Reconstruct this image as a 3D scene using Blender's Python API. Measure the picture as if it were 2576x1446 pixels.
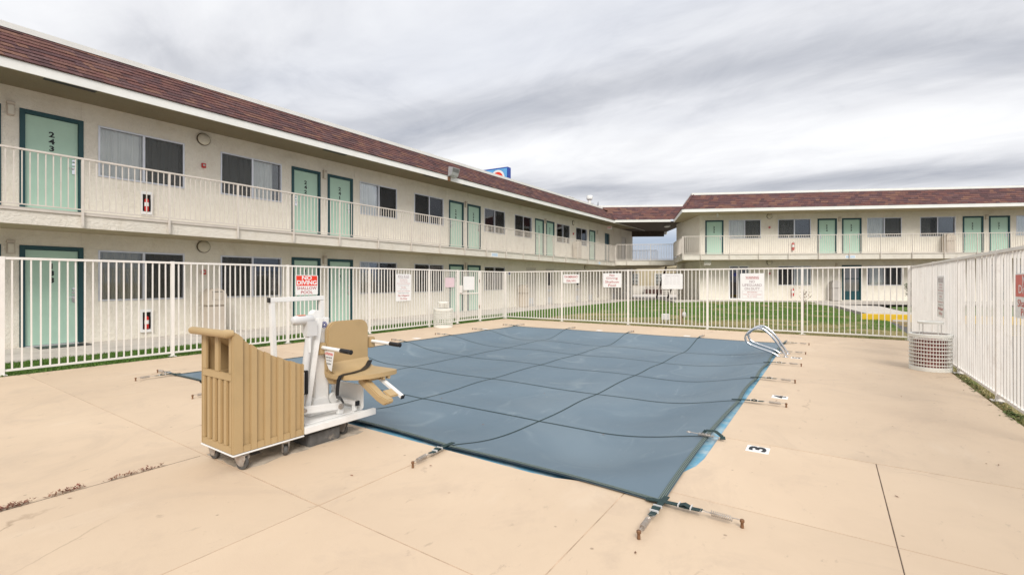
import bpy, bmesh, math, random
from mathutils import Vector, Matrix
R = math.radians
random.seed(7)
S = bpy.context.scene
for o in list(bpy.data.objects):
    bpy.data.objects.remove(o, do_unlink=True)
COL = S.collection

# ------------------------------------------------------------------ camera
PH = math.atan(797 / 1180)                    # camera heading, turned left of the wing's long axis
CP, SP = math.cos(PH), math.sin(PH)
cam_d = bpy.data.cameras.new('camera')
cam_d.sensor_width = 36.0
cam_d.lens = 1180 / 2576 * 36
cam_d.shift_y = -16 / 2576
cam_d.clip_start = 0.05
cam_d.clip_end = 3000
cam = bpy.data.objects.new('camera', cam_d)
COL.objects.link(cam)
cam.location = (0, 0, 1.4)
cam.rotation_euler = (R(90), 0, PH)
S.camera = cam

# ------------------------------------------------------------------ sky and sun
SUN_EL, SUN_AZ = R(43), R(138)                # veiled sun behind the camera's right shoulder
world = bpy.data.worlds.new('World')
S.world = world
world.use_nodes = True
nt = world.node_tree
nt.nodes.clear()
def N(t, kind, **kw):
    n = t.nodes.new(kind)
    for k, v in kw.items():
        setattr(n, k, v)
    return n
def math_node(t, op, a=None, b=None, c=None, clamp=False):
    n = N(t, 'ShaderNodeMath', operation=op, use_clamp=clamp)
    for i, v in enumerate((a, b, c)):
        if v is None: continue
        if isinstance(v, (int, float)): n.inputs[i].default_value = v
        else: t.links.new(v, n.inputs[i])
    return n.outputs[0]
def ramp(t, fac, stops, interp='LINEAR'):
    n = N(t, 'ShaderNodeValToRGB')
    n.color_ramp.interpolation = interp
    e = n.color_ramp.elements
    while len(e) < len(stops): e.new(0.5)
    for i, (p, c) in enumerate(stops):
        e[i].position = p
        e[i].color = (c, c, c, 1) if isinstance(c, (int, float)) else (*c[:3], 1)
    t.links.new(fac, n.inputs[0])
    return n.outputs[0]
def mixc(t, fac, a, b, mode='MIX'):
    n = N(t, 'ShaderNodeMix', data_type='RGBA', blend_type=mode)
    for sock, v in ((n.inputs[0], fac), (n.inputs[6], a), (n.inputs[7], b)):
        if isinstance(v, (int, float)): sock.default_value = v
        elif isinstance(v, tuple): sock.default_value = (*v[:3], 1)
        else: t.links.new(v, sock)
    return n.outputs[2]
tc = N(nt, 'ShaderNodeTexCoord')
sep = N(nt, 'ShaderNodeSeparateXYZ')
nt.links.new(tc.outputs['Generated'], sep.inputs[0])
zc = math_node(nt, 'MAXIMUM', sep.outputs[2], 0.0)
zz = math_node(nt, 'ADD', zc, 0.10)
px = math_node(nt, 'DIVIDE', sep.outputs[0], zz)
py = math_node(nt, 'DIVIDE', sep.outputs[1], zz)
def cloud_noise(sx, sy, ox, oy, rot, detail=7, rough=.55, dist=.4):
    cb = N(nt, 'ShaderNodeCombineXYZ')
    nt.links.new(px, cb.inputs[0]); nt.links.new(py, cb.inputs[1])
    mp = N(nt, 'ShaderNodeMapping')
    mp.inputs['Location'].default_value = (ox, oy, 0)
    mp.inputs['Rotation'].default_value = (0, 0, rot)
    mp.inputs['Scale'].default_value = (sx, sy, 1)
    nt.links.new(cb.outputs[0], mp.inputs[0])
    ns = N(nt, 'ShaderNodeTexNoise')
    ns.inputs['Scale'].default_value = 1
    ns.inputs['Detail'].default_value = detail
    ns.inputs['Roughness'].default_value = rough
    ns.inputs['Distortion'].default_value = dist
    nt.links.new(mp.outputs[0], ns.inputs['Vector'])
    return ns.outputs[0]
warp = cloud_noise(.33, .8, 2.3, 5.1, R(10), 5, .55, .3)
mid = cloud_noise(.55, 1.25, 0.4, 7.7, R(-8), 8, .55, .6)
fine = cloud_noise(1.9, 2.6, 5.0, 2.0, R(14), 9, .62, 1.0)
# long parallel stratus rolls lying across the court, broken up by noise
roll = math_node(nt, 'ADD', math_node(nt, 'SUBTRACT', py, math_node(nt, 'MULTIPLY', px, .35)), math_node(nt, 'MULTIPLY', math_node(nt, 'SUBTRACT', warp, .5), 1.5))
band = ramp(nt, math_node(nt, 'DIVIDE', roll, 5.0, clamp=True), [(.0, .58), (.20, .70), (.29, .40), (.34, .50), (.405, .22), (.46, .48), (.53, .70), (.60, .56), (.675, .20), (.76, .5), (1.0, .5)], 'B_SPLINE')
dens = math_node(nt, 'ADD', math_node(nt, 'MULTIPLY', band, .50),
                 math_node(nt, 'ADD', math_node(nt, 'MULTIPLY', mid, .36), math_node(nt, 'MULTIPLY', fine, .16)))
white = ramp(nt, dens, [(.34, (.42, .44, .495)), (.42, (.57, .585, .63)), (.495, (.74, .75, .785)), (.585, (.87, .878, .90)), (.68, (.985, .99, 1.0))], 'LINEAR')
clouds = mixc(nt, 1.0, white, (6.0, 6.0, 6.0), 'MULTIPLY')
nt.nodes[-1].clamp_result = False
sky = N(nt, 'ShaderNodeTexSky', sky_type='NISHITA')
sky.sun_disc = False
sky.sun_elevation = SUN_EL
sky.sun_rotation = SUN_AZ
sky.air_density = 1.4; sky.dust_density = 1.5
skyc = mixc(nt, .72, mixc(nt, 1.0, sky.outputs[0], (.55, .60, .72), 'MULTIPLY'), (1.45, 2.0, 3.2))
thin = cloud_noise(.22, .5, 9.0, 4.0, R(3), 4, .5, .2)
cover = math_node(nt, 'ADD', ramp(nt, zc, [(.0, .04), (.07, .42), (.15, 1.0)], 'EASE'),
                  math_node(nt, 'MULTIPLY', math_node(nt, 'SUBTRACT', thin, .5), .9), clamp=True)
skymix = mixc(nt, cover, skyc, clouds)
bg = N(nt, 'ShaderNodeBackground')
bg.inputs[1].default_value = .1
nt.links.new(skymix, bg.inputs[0])
wo = N(nt, 'ShaderNodeOutputWorld')
nt.links.new(bg.outputs[0], wo.inputs[0])

sun_d = bpy.data.lights.new('sun', 'SUN')
sun_d.energy = 1.5
sun_d.angle = R(26)
sun_d.color = (1.0, .95, .88)
sun = bpy.data.objects.new('sun', sun_d)
COL.objects.link(sun)
sd = Vector((math.sin(SUN_AZ) * math.cos(SUN_EL), math.cos(SUN_AZ) * math.cos(SUN_EL), math.sin(SUN_EL)))
sun.rotation_euler = (-sd).to_track_quat('-Z', 'Y').to_euler()
sun.location = (0, -10, 30)

S.view_settings.view_transform = 'Standard'
S.view_settings.look = 'None'
S.view_settings.exposure = 0.9
S.view_settings.gamma = 1
S.view_settings.use_curve_mapping = False
S.render.engine = 'CYCLES'

# ------------------------------------------------------------------ materials
def pmat(name, col, rough=.6, var=.12, vscale=3.0, bump=0.0, bscale=40.0, metal=0.0, spec=.4, grime=0.0, gcol=(.2, .16, .11),
         gscale=1.2, gsharp=(.52, .75), aniso=None, emis=None):
    m = bpy.data.materials.new(name)
    m.use_nodes = True
    t = m.node_tree
    b = t.nodes['Principled BSDF']
    b.inputs['Roughness'].default_value = rough
    b.inputs['Metallic'].default_value = metal
    b.inputs['Specular IOR Level'].default_value = spec
    geo = N(t, 'ShaderNodeNewGeometry')
    vec = geo.outputs['Position']
    if aniso:
        mp = N(t, 'ShaderNodeMapping'); mp.inputs['Scale'].default_value = aniso
        t.links.new(vec, mp.inputs[0]); vec = mp.outputs[0]
    def noise(sc, det=5, ro=.55):
        n = N(t, 'ShaderNodeTexNoise')
        n.inputs['Scale'].default_value = sc; n.inputs['Detail'].default_value = det
        n.inputs['Roughness'].default_value = ro
        t.links.new(vec, n.inputs['Vector'])
        return n.outputs[0]
    out = None
    if var > 0:
        n1 = noise(vscale)
        f = ramp(t, n1, [(.3, 1 - var), (.7, 1 + var)])
        out = mixc(t, 1.0, tuple(col), f, 'MULTIPLY')
    if grime > 0:
        g = ramp(t, noise(gscale, 8, .65), [(gsharp[0], 0.0), (gsharp[1], grime)])
        out = mixc(t, g, out if out is not None else tuple(col), tuple(gcol))
    if out is not None: t.links.new(out, b.inputs['Base Color'])
    else: b.inputs['Base Color'].default_value = (*col, 1)
    if bump > 0:
        bn = N(t, 'ShaderNodeBump'); bn.inputs['Strength'].default_value = bump; bn.inputs['Distance'].default_value = .02
        t.links.new(noise(bscale, 4, .6), bn.inputs['Height'])
        t.links.new(bn.outputs[0], b.inputs['Normal'])
    if emis:
        b.inputs['Emission Color'].default_value = (*emis[0], 1); b.inputs['Emission Strength'].default_value = emis[1]
    return m
M = {}
def stucco(name, col, stain):
    m = bpy.data.materials.new(name); m.use_nodes = True
    t = m.node_tree; b = t.nodes['Principled BSDF']
    b.inputs['Roughness'].default_value = .9; b.inputs['Specular IOR Level'].default_value = .2
    geo = N(t, 'ShaderNodeNewGeometry'); vec = geo.outputs['Position']
    def noise(sc, det, ro, scl=None, dist=0):
        n = N(t, 'ShaderNodeTexNoise'); n.inputs['Scale'].default_value = sc
        n.inputs['Detail'].default_value = det; n.inputs['Roughness'].default_value = ro
        n.inputs['Distortion'].default_value = dist
        v = vec
        if scl:
            mp = N(t, 'ShaderNodeMapping'); mp.inputs['Scale'].default_value = scl
            t.links.new(vec, mp.inputs[0]); v = mp.outputs[0]
        t.links.new(v, n.inputs['Vector']); return n.outputs[0]
    c = mixc(t, ramp(t, noise(.8, 5, .6), [(.35, 0.0), (.7, 1.0)]), tuple(col), tuple(x * .9 for x in col))
    drip = ramp(t, noise(1.6, 7, .65, (1.2, 1.2, .8), .7), [(.50, 0.0), (.74, stain)])
    c = mixc(t, drip, c, (.42, .33, .21))
    c = mixc(t, ramp(t, noise(9, 4, .6, None, .8), [(.35, 0.0), (.62, .10)]), c, (.46, .41, .32))
    t.links.new(c, b.inputs['Base Color'])
    h = ramp(t, noise(11, 3, .55, (1, 1, 1.5), 1.2), [(.42, 0.0), (.56, 1.0)], 'EASE')
    h2 = math_node(t, 'ADD', h, math_node(t, 'MULTIPLY', noise(90, 3, .6), .5))
    bn = N(t, 'ShaderNodeBump'); bn.inputs['Strength'].default_value = .5; bn.inputs['Distance'].default_value = .011
    t.links.new(h2, bn.inputs['Height']); t.links.new(bn.outputs[0], b.inputs['Normal'])
    return m
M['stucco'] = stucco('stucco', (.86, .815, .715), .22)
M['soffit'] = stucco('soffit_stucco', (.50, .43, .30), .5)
M['edge'] = stucco('balcony_edge_stucco', (.78, .73, .65), .25)
M['white'] = pmat('white_trim', (.82, .82, .79), .5, .05, 2, .03, 30, grime=.22, gcol=(.6, .55, .46), gscale=2.2)
M['rail'] = pmat('rail_paint', (.66, .60, .54), .45, .06, 4, grime=.3, gcol=(.4, .33, .26), gscale=5)
M['fence'] = pmat('fence_paint', (.80, .765, .72), .38, .05, 3, grime=.55, gcol=(.46, .38, .32), gscale=3.5, gsharp=(.58, .8))
M['door'] = pmat('mint_door_paint', (.43, .62, .505), .42, .04, 1.5, .02, 20, grime=.2, gcol=(.25, .4, .32), gscale=2)
M['teal'] = pmat('dark_teal_paint', (.012, .062, .072), .4, .1, 4)
M['beigedoor'] = pmat('beige_door_paint', (.62, .58, .52), .5, .05, 2)
M['alu'] = pmat('aluminium', (.62, .63, .66), .35, .06, 6, metal=.55)
M['chrome'] = pmat('polished_steel', (.72, .73, .75), .14, .05, 8, metal=1.0)
M['steel'] = pmat('weathered_steel', (.46, .42, .38), .45, .2, 30, metal=.6, grime=.6, gcol=(.28, .13, .06), gscale=25)
M['rust'] = pmat('rusty_brass', (.22, .115, .06), .5, .25, 40, metal=.4)
M['black'] = pmat('black_plastic', (.012, .012, .014), .42, .1, 10)
M['blackpaint'] = pmat('black_number_paint', (.01, .012, .014), .5, 0)
M['dark'] = pmat('dark_interior', (.035, .032, .03), .9, .2, 2)
M['curtain'] = pmat('pale_curtain', (.84, .83, .79), .9, .06, 3)
M['curtain2'] = pmat('cream_curtain', (.50, .46, .36), .9, .08, 3)
M['redplastic'] = pmat('red_enamel', (.55, .022, .018), .35, .08, 8)
M['signwhite'] = pmat('sign_white', (.82, .82, .81), .4, .03, 4)
M['signred'] = pmat('sign_red', (.78, .05, .022), .4, .04, 6)
M['signtext'] = pmat('faded_red_ink', (.48, .10, .10), .5, .12, 40)
M['signtext2'] = pmat('faded_grey_ink', (.42, .34, .36), .5, .12, 40)
M['fadedred'] = pmat('faded_sign_red', (.66, .13, .11), .4, .06, 8)
M['pinkpaper'] = pmat('pink_notice', (.72, .56, .60), .6, .04, 5)
M['tan'] = pmat('tan_moulded_plastic', (.455, .325, .168), .5, .09, 4, .06, 160, grime=.4, gcol=(.34, .235, .12), gscale=4, gsharp=(.48, .75))
M['liftwhite'] = pmat('white_powdercoat', (.80, .795, .78), .32, .04, 4, grime=.3, gcol=(.55, .5, .44), gscale=5)
M['liftgrey'] = pmat('grey_plastic', (.60, .60, .60), .4, .06, 6)
M['orange'] = pmat('orange_label', (.75, .16, .06), .5, .05, 8)
M['navy'] = pmat('navy_print', (.03, .04, .22), .5, 0)
M['rubber'] = pmat('grey_rubber', (.09, .085, .08), .7, .15, 20)
M['hub'] = pmat('wheel_hub', (.36, .34, .31), .5, .12, 20)
M['web'] = pmat('green_black_webbing', (.022, .046, .046), .8, .3, 90, .15, 250)
M['stitch'] = pmat('stitching', (.28, .33, .30), .8, .1, 40)
M['poolblue'] = pmat('pool_plaster', (.17, .42, .58), .5, .12, 4, .05, 30, grime=.8, gcol=(.62, .66, .64), gscale=5, gsharp=(.45, .7))
M['binbeige'] = pmat('beige_bin_plastic', (.56, .49, .41), .5, .06, 3, .03, 60)
M['bingrey'] = pmat('grey_bin_plastic', (.46, .43, .40), .5, .06, 3, .03, 60)
M['basket'] = pmat('white_coated_wire', (.78, .77, .71), .4, .05, 6, grime=.5, gcol=(.5, .3, .16), gscale=9, gsharp=(.6, .8))
M['liner'] = pmat('dark_red_liner', (.30, .12, .11), .5, .3, 6)
M['concrete'] = pmat('walk_concrete', (.54, .50, .45), .85, .12, 1.5, .12, 60, grime=.5, gcol=(.26, .23, .2), gscale=1.3)
M['asphalt'] = pmat('asphalt', (.10, .095, .09), .9, .2, 2, .3, 120)
M['yellow'] = pmat('yellow_road_paint', (.72, .46, .02), .6, .1, 5, grime=.4, gcol=(.3, .25, .15), gscale=5)
M['dirt'] = pmat('soil', (.13, .10, .065), .95, .3, 4, .4, 40)
M['bark'] = pmat('bark', (.16, .12, .09), .9, .3, 20, .4, 60)
M['leafgreen'] = pmat('green_leaf', (.06, .115, .035), .6, .35, 9)
M['leafred'] = pmat('red_brown_leaf', (.20, .075, .05), .7, .4, 18)
M['weed'] = pmat('weed_leaf', (.24, .12, .075), .8, .45, 22)
M['weedgreen'] = pmat('weed_green', (.10, .13, .035), .8, .45, 22)
M['wood'] = pmat('weathered_wood', (.36, .25, .15), .8, .2, 6, .2, 60, aniso=(8, 8, 1))
M['blockgrey'] = pmat('battery_grey', (.10, .098, .095), .7, .3, 14, .2, 60, grime=.8, gcol=(.5, .42, .34), gscale=9)
M['bgwall'] = pmat('tan_far_wall', (.40, .345, .235), .85, .08, .8)
M['bgbase'] = pmat('pale_far_wall', (.56, .53, .47), .85, .08, .8)
M['flue'] = pmat('galvanised', (.55, .56, .57), .4, .1, 5, metal=.5)
M['signblue'] = pmat('sign_blue', (.012, .06, .36), .35, .05, 2)
M['signlight'] = pmat('sign_sky_blue', (.14, .42, .75), .35, .1, 2)
M['darkring'] = pmat('bronze_ring', (.10, .075, .05), .5, .2, 10)
M['lens'] = pmat('lamp_lens', (.66, .62, .52), .3, .08, 10)
M['terracotta'] = pmat('planter_brown', (.07, .035, .028), .7, .2, 6)
SH = []
for i, c in enumerate([(.150, .072, .066), (.125, .062, .062), (.170, .085, .072), (.112, .060, .064), (.200, .104, .078),
                       (.140, .078, .078), (.160, .074, .066), (.098, .054, .056)]):
    SH.append(pmat('shingle_tone_%d' % i, tuple(q * .96 for q in c), .95, .28, 26, .5, 180))

def glass(name, tint, refl):
    m = bpy.data.materials.new(name); m.use_nodes = True
    t = m.node_tree; t.nodes.clear()
    tr = N(t, 'ShaderNodeBsdfTransparent'); tr.inputs[0].default_value = (*tint, 1)
    gl = N(t, 'ShaderNodeBsdfGlossy'); gl.inputs['Roughness'].default_value = .015
    gl.inputs['Color'].default_value = (.9, .92, .95, 1)
    fr = N(t, 'ShaderNodeFresnel'); fr.inputs[0].default_value = 1.52
    f = math_node(t, 'ADD', math_node(t, 'MULTIPLY', fr.outputs[0], 1.05), refl, clamp=True)
    mx = N(t, 'ShaderNodeMixShader'); t.links.new(f, mx.inputs[0])
    t.links.new(tr.outputs[0], mx.inputs[1]); t.links.new(gl.outputs[0], mx.inputs[2])
    o = N(t, 'ShaderNodeOutputMaterial'); t.links.new(mx.outputs[0], o.inputs[0])
    return m
M['glass'] = glass('window_glass', (.95, .96, .95), .03)
def screen_mat():
    m = bpy.data.materials.new('insect_screen'); m.use_nodes = True
    t = m.node_tree; t.nodes.clear()
    tr = N(t, 'ShaderNodeBsdfTransparent'); tr.inputs[0].default_value = (.9, .9, .9, 1)
    df = N(t, 'ShaderNodeBsdfDiffuse'); df.inputs[0].default_value = (.085, .085, .082, 1)
    mx = N(t, 'ShaderNodeMixShader'); mx.inputs[0].default_value = .30
    t.links.new(tr.outputs[0], mx.inputs[1]); t.links.new(df.outputs[0], mx.inputs[2])
    o = N(t, 'ShaderNodeOutputMaterial'); t.links.new(mx.outputs[0], o.inputs[0])
    return m
M['screen'] = screen_mat()

def deck_mat():
    m = bpy.data.materials.new('painted_deck'); m.use_nodes = True
    t = m.node_tree; b = t.nodes['Principled BSDF']
    b.inputs['Roughness'].default_value = .62; b.inputs['Specular IOR Level'].default_value = .3
    geo = N(t, 'ShaderNodeNewGeometry'); vec = geo.outputs['Position']
    oi = N(t, 'ShaderNodeObjectInfo')
    def noise(sc, det, ro, scl=None, dist=0):
        n = N(t, 'ShaderNodeTexNoise'); n.inputs['Scale'].default_value = sc
        n.inputs['Detail'].default_value = det; n.inputs['Roughness'].default_value = ro
        n.inputs['Distortion'].default_value = dist
        v = vec
        if scl:
            mp = N(t, 'ShaderNodeMapping'); mp.inputs['Scale'].default_value = scl
            t.links.new(vec, mp.inputs[0]); v = mp.outputs[0]
        t.links.new(v, n.inputs['Vector']); return n.outputs[0]
    c = mixc(t, ramp(t, noise(.45, 5, .6), [(.32, 0.0), (.7, 1.0)]), (.65, .51, .37), (.575, .445, .32))
    c = mixc(t, ramp(t, noise(2.4, 6, .65, None, .6), [(.5, 0.0), (.78, .30)]), c, (.50, .385, .28))
    c = mixc(t, ramp(t, noise(1.7, 7, .6, (1, .35, 1)), [(.60, 0.0), (.78, .35)]), c, (.74, .64, .52))
    # small scuffs and specks of dirt
    c = mixc(t, ramp(t, noise(11, 8, .72, (1, .5, 1), .5), [(.615, 0.0), (.69, .5)]), c, (.36, .275, .2))
    vo = N(t, 'ShaderNodeTexVoronoi'); vo.inputs['Scale'].default_value = 3.3; vo.inputs['Randomness'].default_value = 1
    t.links.new(vec, vo.inputs['Vector'])
    c = mixc(t, ramp(t, vo.outputs['Distance'], [(.022, .6), (.042, 0.0)]), c, (.20, .13, .09))
    ve = N(t, 'ShaderNodeTexVoronoi', feature='DISTANCE_TO_EDGE'); ve.inputs['Scale'].default_value = .38
    nv = N(t, 'ShaderNodeTexNoise'); nv.inputs['Scale'].default_value = 2.2; nv.inputs['Detail'].default_value = 6
    t.links.new(vec, nv.inputs['Vector'])
    va = N(t, 'ShaderNodeVectorMath', operation='ADD'); t.links.new(vec, va.inputs[0])
    vs_ = N(t, 'ShaderNodeVectorMath', operation='SCALE'); vs_.inputs['Scale'].default_value = .35
    t.links.new(nv.outputs['Color'], vs_.inputs[0]); t.links.new(vs_.outputs[0], va.inputs[1]); t.links.new(va.outputs[0], ve.inputs['Vector'])
    crack = math_node(t, 'MULTIPLY', ramp(t, ve.outputs['Distance'], [(.0012, .6), (.0035, 0.0)]), ramp(t, noise(.6, 3, .5), [(.52, 0.0), (.62, 1.0)]))
    c = mixc(t, crack, c, (.26, .18, .12))
    c = mixc(t, ramp(t, noise(.9, 9, .72, None, 1.5), [(.52, 0.0), (.68, .42)]), c, (.47, .365, .275))
    tone = math_node(t, 'ADD', math_node(t, 'MULTIPLY', oi.outputs['Random'], .07), .965)
    c = mixc(t, 1.0, c, tone, 'MULTIPLY')
    t.links.new(c, b.inputs['Base Color'])
    bn = N(t, 'ShaderNodeBump'); bn.inputs['Strength'].default_value = .18; bn.inputs['Distance'].default_value = .01
    t.links.new(math_node(t, 'ADD', noise(3, 4, .5), math_node(t, 'MULTIPLY', noise(60, 4, .7), .5)), bn.inputs['Height'])
    t.links.new(bn.outputs[0], b.inputs['Normal'])
    return m
M['deck'] = deck_mat()

def cover_mat():
    m = bpy.data.materials.new('pool_cover_mesh'); m.use_nodes = True
    t = m.node_tree; b = t.nodes['Principled BSDF']
    b.inputs['Roughness'].default_value = .6; b.inputs['Specular IOR Level'].default_value = .35
    geo = N(t, 'ShaderNodeNewGeometry'); vec = geo.outputs['Position']
    def noise(sc, det, ro, scl=None, dist=0):
        n = N(t, 'ShaderNodeTexNoise'); n.inputs['Scale'].default_value = sc
        n.inputs['Detail'].default_value = det; n.inputs['Roughness'].default_value = ro
        n.inputs['Distortion'].default_value = dist
        v = vec
        if scl:
            mp = N(t, 'ShaderNodeMapping'); mp.inputs['Scale'].default_value = scl
            t.links.new(vec, mp.inputs[0]); v = mp.outputs[0]
        t.links.new(v, n.inputs['Vector']); return n.outputs[0]
    c = mixc(t, ramp(t, noise(.55, 5, .6), [(.3, 0.0), (.72, 1.0)]), (.118, .170, .215), (.150, .205, .250))
    # tide marks of dried puddles: thin contour lines of a slow noise
    a = noise(.62, 2, .4, None, .15)
    ring = math_node(t, 'SUBTRACT', 1.0, math_node(t, 'MULTIPLY', math_node(t, 'ABSOLUTE', math_node(t, 'SUBTRACT', a, .53)), 55.0), clamp=True)
    ring = math_node(t, 'MULTIPLY', ring, ramp(t, noise(1.3, 5, .6), [(.4, 0.0), (.65, .32)]))
    c = mixc(t, ring, c, (.31, .37, .40))
    pud = ramp(t, a, [(.53, 0.0), (.60, .30)])
    c = mixc(t, pud, c, (.20, .255, .295))
    c = mixc(t, ramp(t, noise(5, 8, .7, (1, .3, 1), .6), [(.60, 0.0), (.76, .45)]), c, (.31, .37, .40))
    vo = N(t, 'ShaderNodeTexVoronoi'); vo.inputs['Scale'].default_value = 1.9
    t.links.new(vec, vo.inputs['Vector'])
    c = mixc(t, ramp(t, vo.outputs['Distance'], [(.014, .7), (.026, 0.0)]), c, (.55, .57, .56))
    t.links.new(c, b.inputs['Base Color'])
    bn = N(t, 'ShaderNodeBump'); bn.inputs['Strength'].default_value = .25; bn.inputs['Distance'].default_value = .02
    t.links.new(math_node(t, 'ADD', noise(2.2, 4, .5, (1, .4, 1)), math_node(t, 'MULTIPLY', noise(300, 2, .5), .08)), bn.inputs['Height'])
    t.links.new(bn.outputs[0], b.inputs['Normal'])
    return m
M['cover'] = cover_mat()

def lawn_mat(name, blade):
    m = bpy.data.materials.new(name); m.use_nodes = True
    t = m.node_tree; b = t.nodes['Principled BSDF']
    b.inputs['Roughness'].default_value = .85; b.inputs['Specular IOR Level'].default_value = .15
    geo = N(t, 'ShaderNodeNewGeometry'); vec = geo.outputs['Position']
    def noise(sc, det, ro, dist=0):
        n = N(t, 'ShaderNodeTexNoise'); n.inputs['Scale'].default_value = sc
        n.inputs['Detail'].default_value = det; n.inputs['Roughness'].default_value = ro
        n.inputs['Distortion'].default_value = dist
        t.links.new(vec, n.inputs['Vector']); return n.outputs[0]
    g1, g2, d = (.10, .205, .036), (.16, .265, .058), (.44, .37, .19)
    if not blade: g1, g2, d = (.075, .14, .028), (.11, .18, .042), (.32, .265, .14)
    c = mixc(t, noise(3.5, 4, .6), g1, g2)
    sp = N(t, 'ShaderNodeSeparateXYZ'); t.links.new(vec, sp.inputs[0])
    # worn, dry turf towards the pool fence, breaking up into patches
    strip = math_node(t, 'MULTIPLY', math_node(t, 'LESS_THAN', sp.outputs[0], -9.0), 1.0)
    worn = ramp(t, math_node(t, 'DIVIDE', math_node(t, 'SUBTRACT', sp.outputs[1], 14.0), 10.0), [(.0, .20), (.35, .13), (.62, -.10), (1.0, -.16)])
    v = math_node(t, 'ADD', noise(.7, 6, .65, .6), math_node(t, 'SUBTRACT', worn, math_node(t, 'MULTIPLY', strip, .32)))
    c = mixc(t, ramp(t, v, [(.50, 0.0), (.68, .92)]), c, d)
    c = mixc(t, ramp(t, noise(25, 3, .6), [(.4, 0.0), (.7, .35)]), c, (.03, .06, .012))
    t.links.new(c, b.inputs['Base Color'])
    if blade:
        pass
    else:
        bn = N(t, 'ShaderNodeBump'); bn.inputs['Strength'].default_value = .6; bn.inputs['Distance'].default_value = .04
        t.links.new(noise(40, 3, .6), bn.inputs['Height']); t.links.new(bn.outputs[0], b.inputs['Normal'])
    return m
M['lawn'] = lawn_mat('lawn_turf', False)
M['blade'] = lawn_mat('grass_blade', True)

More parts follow.
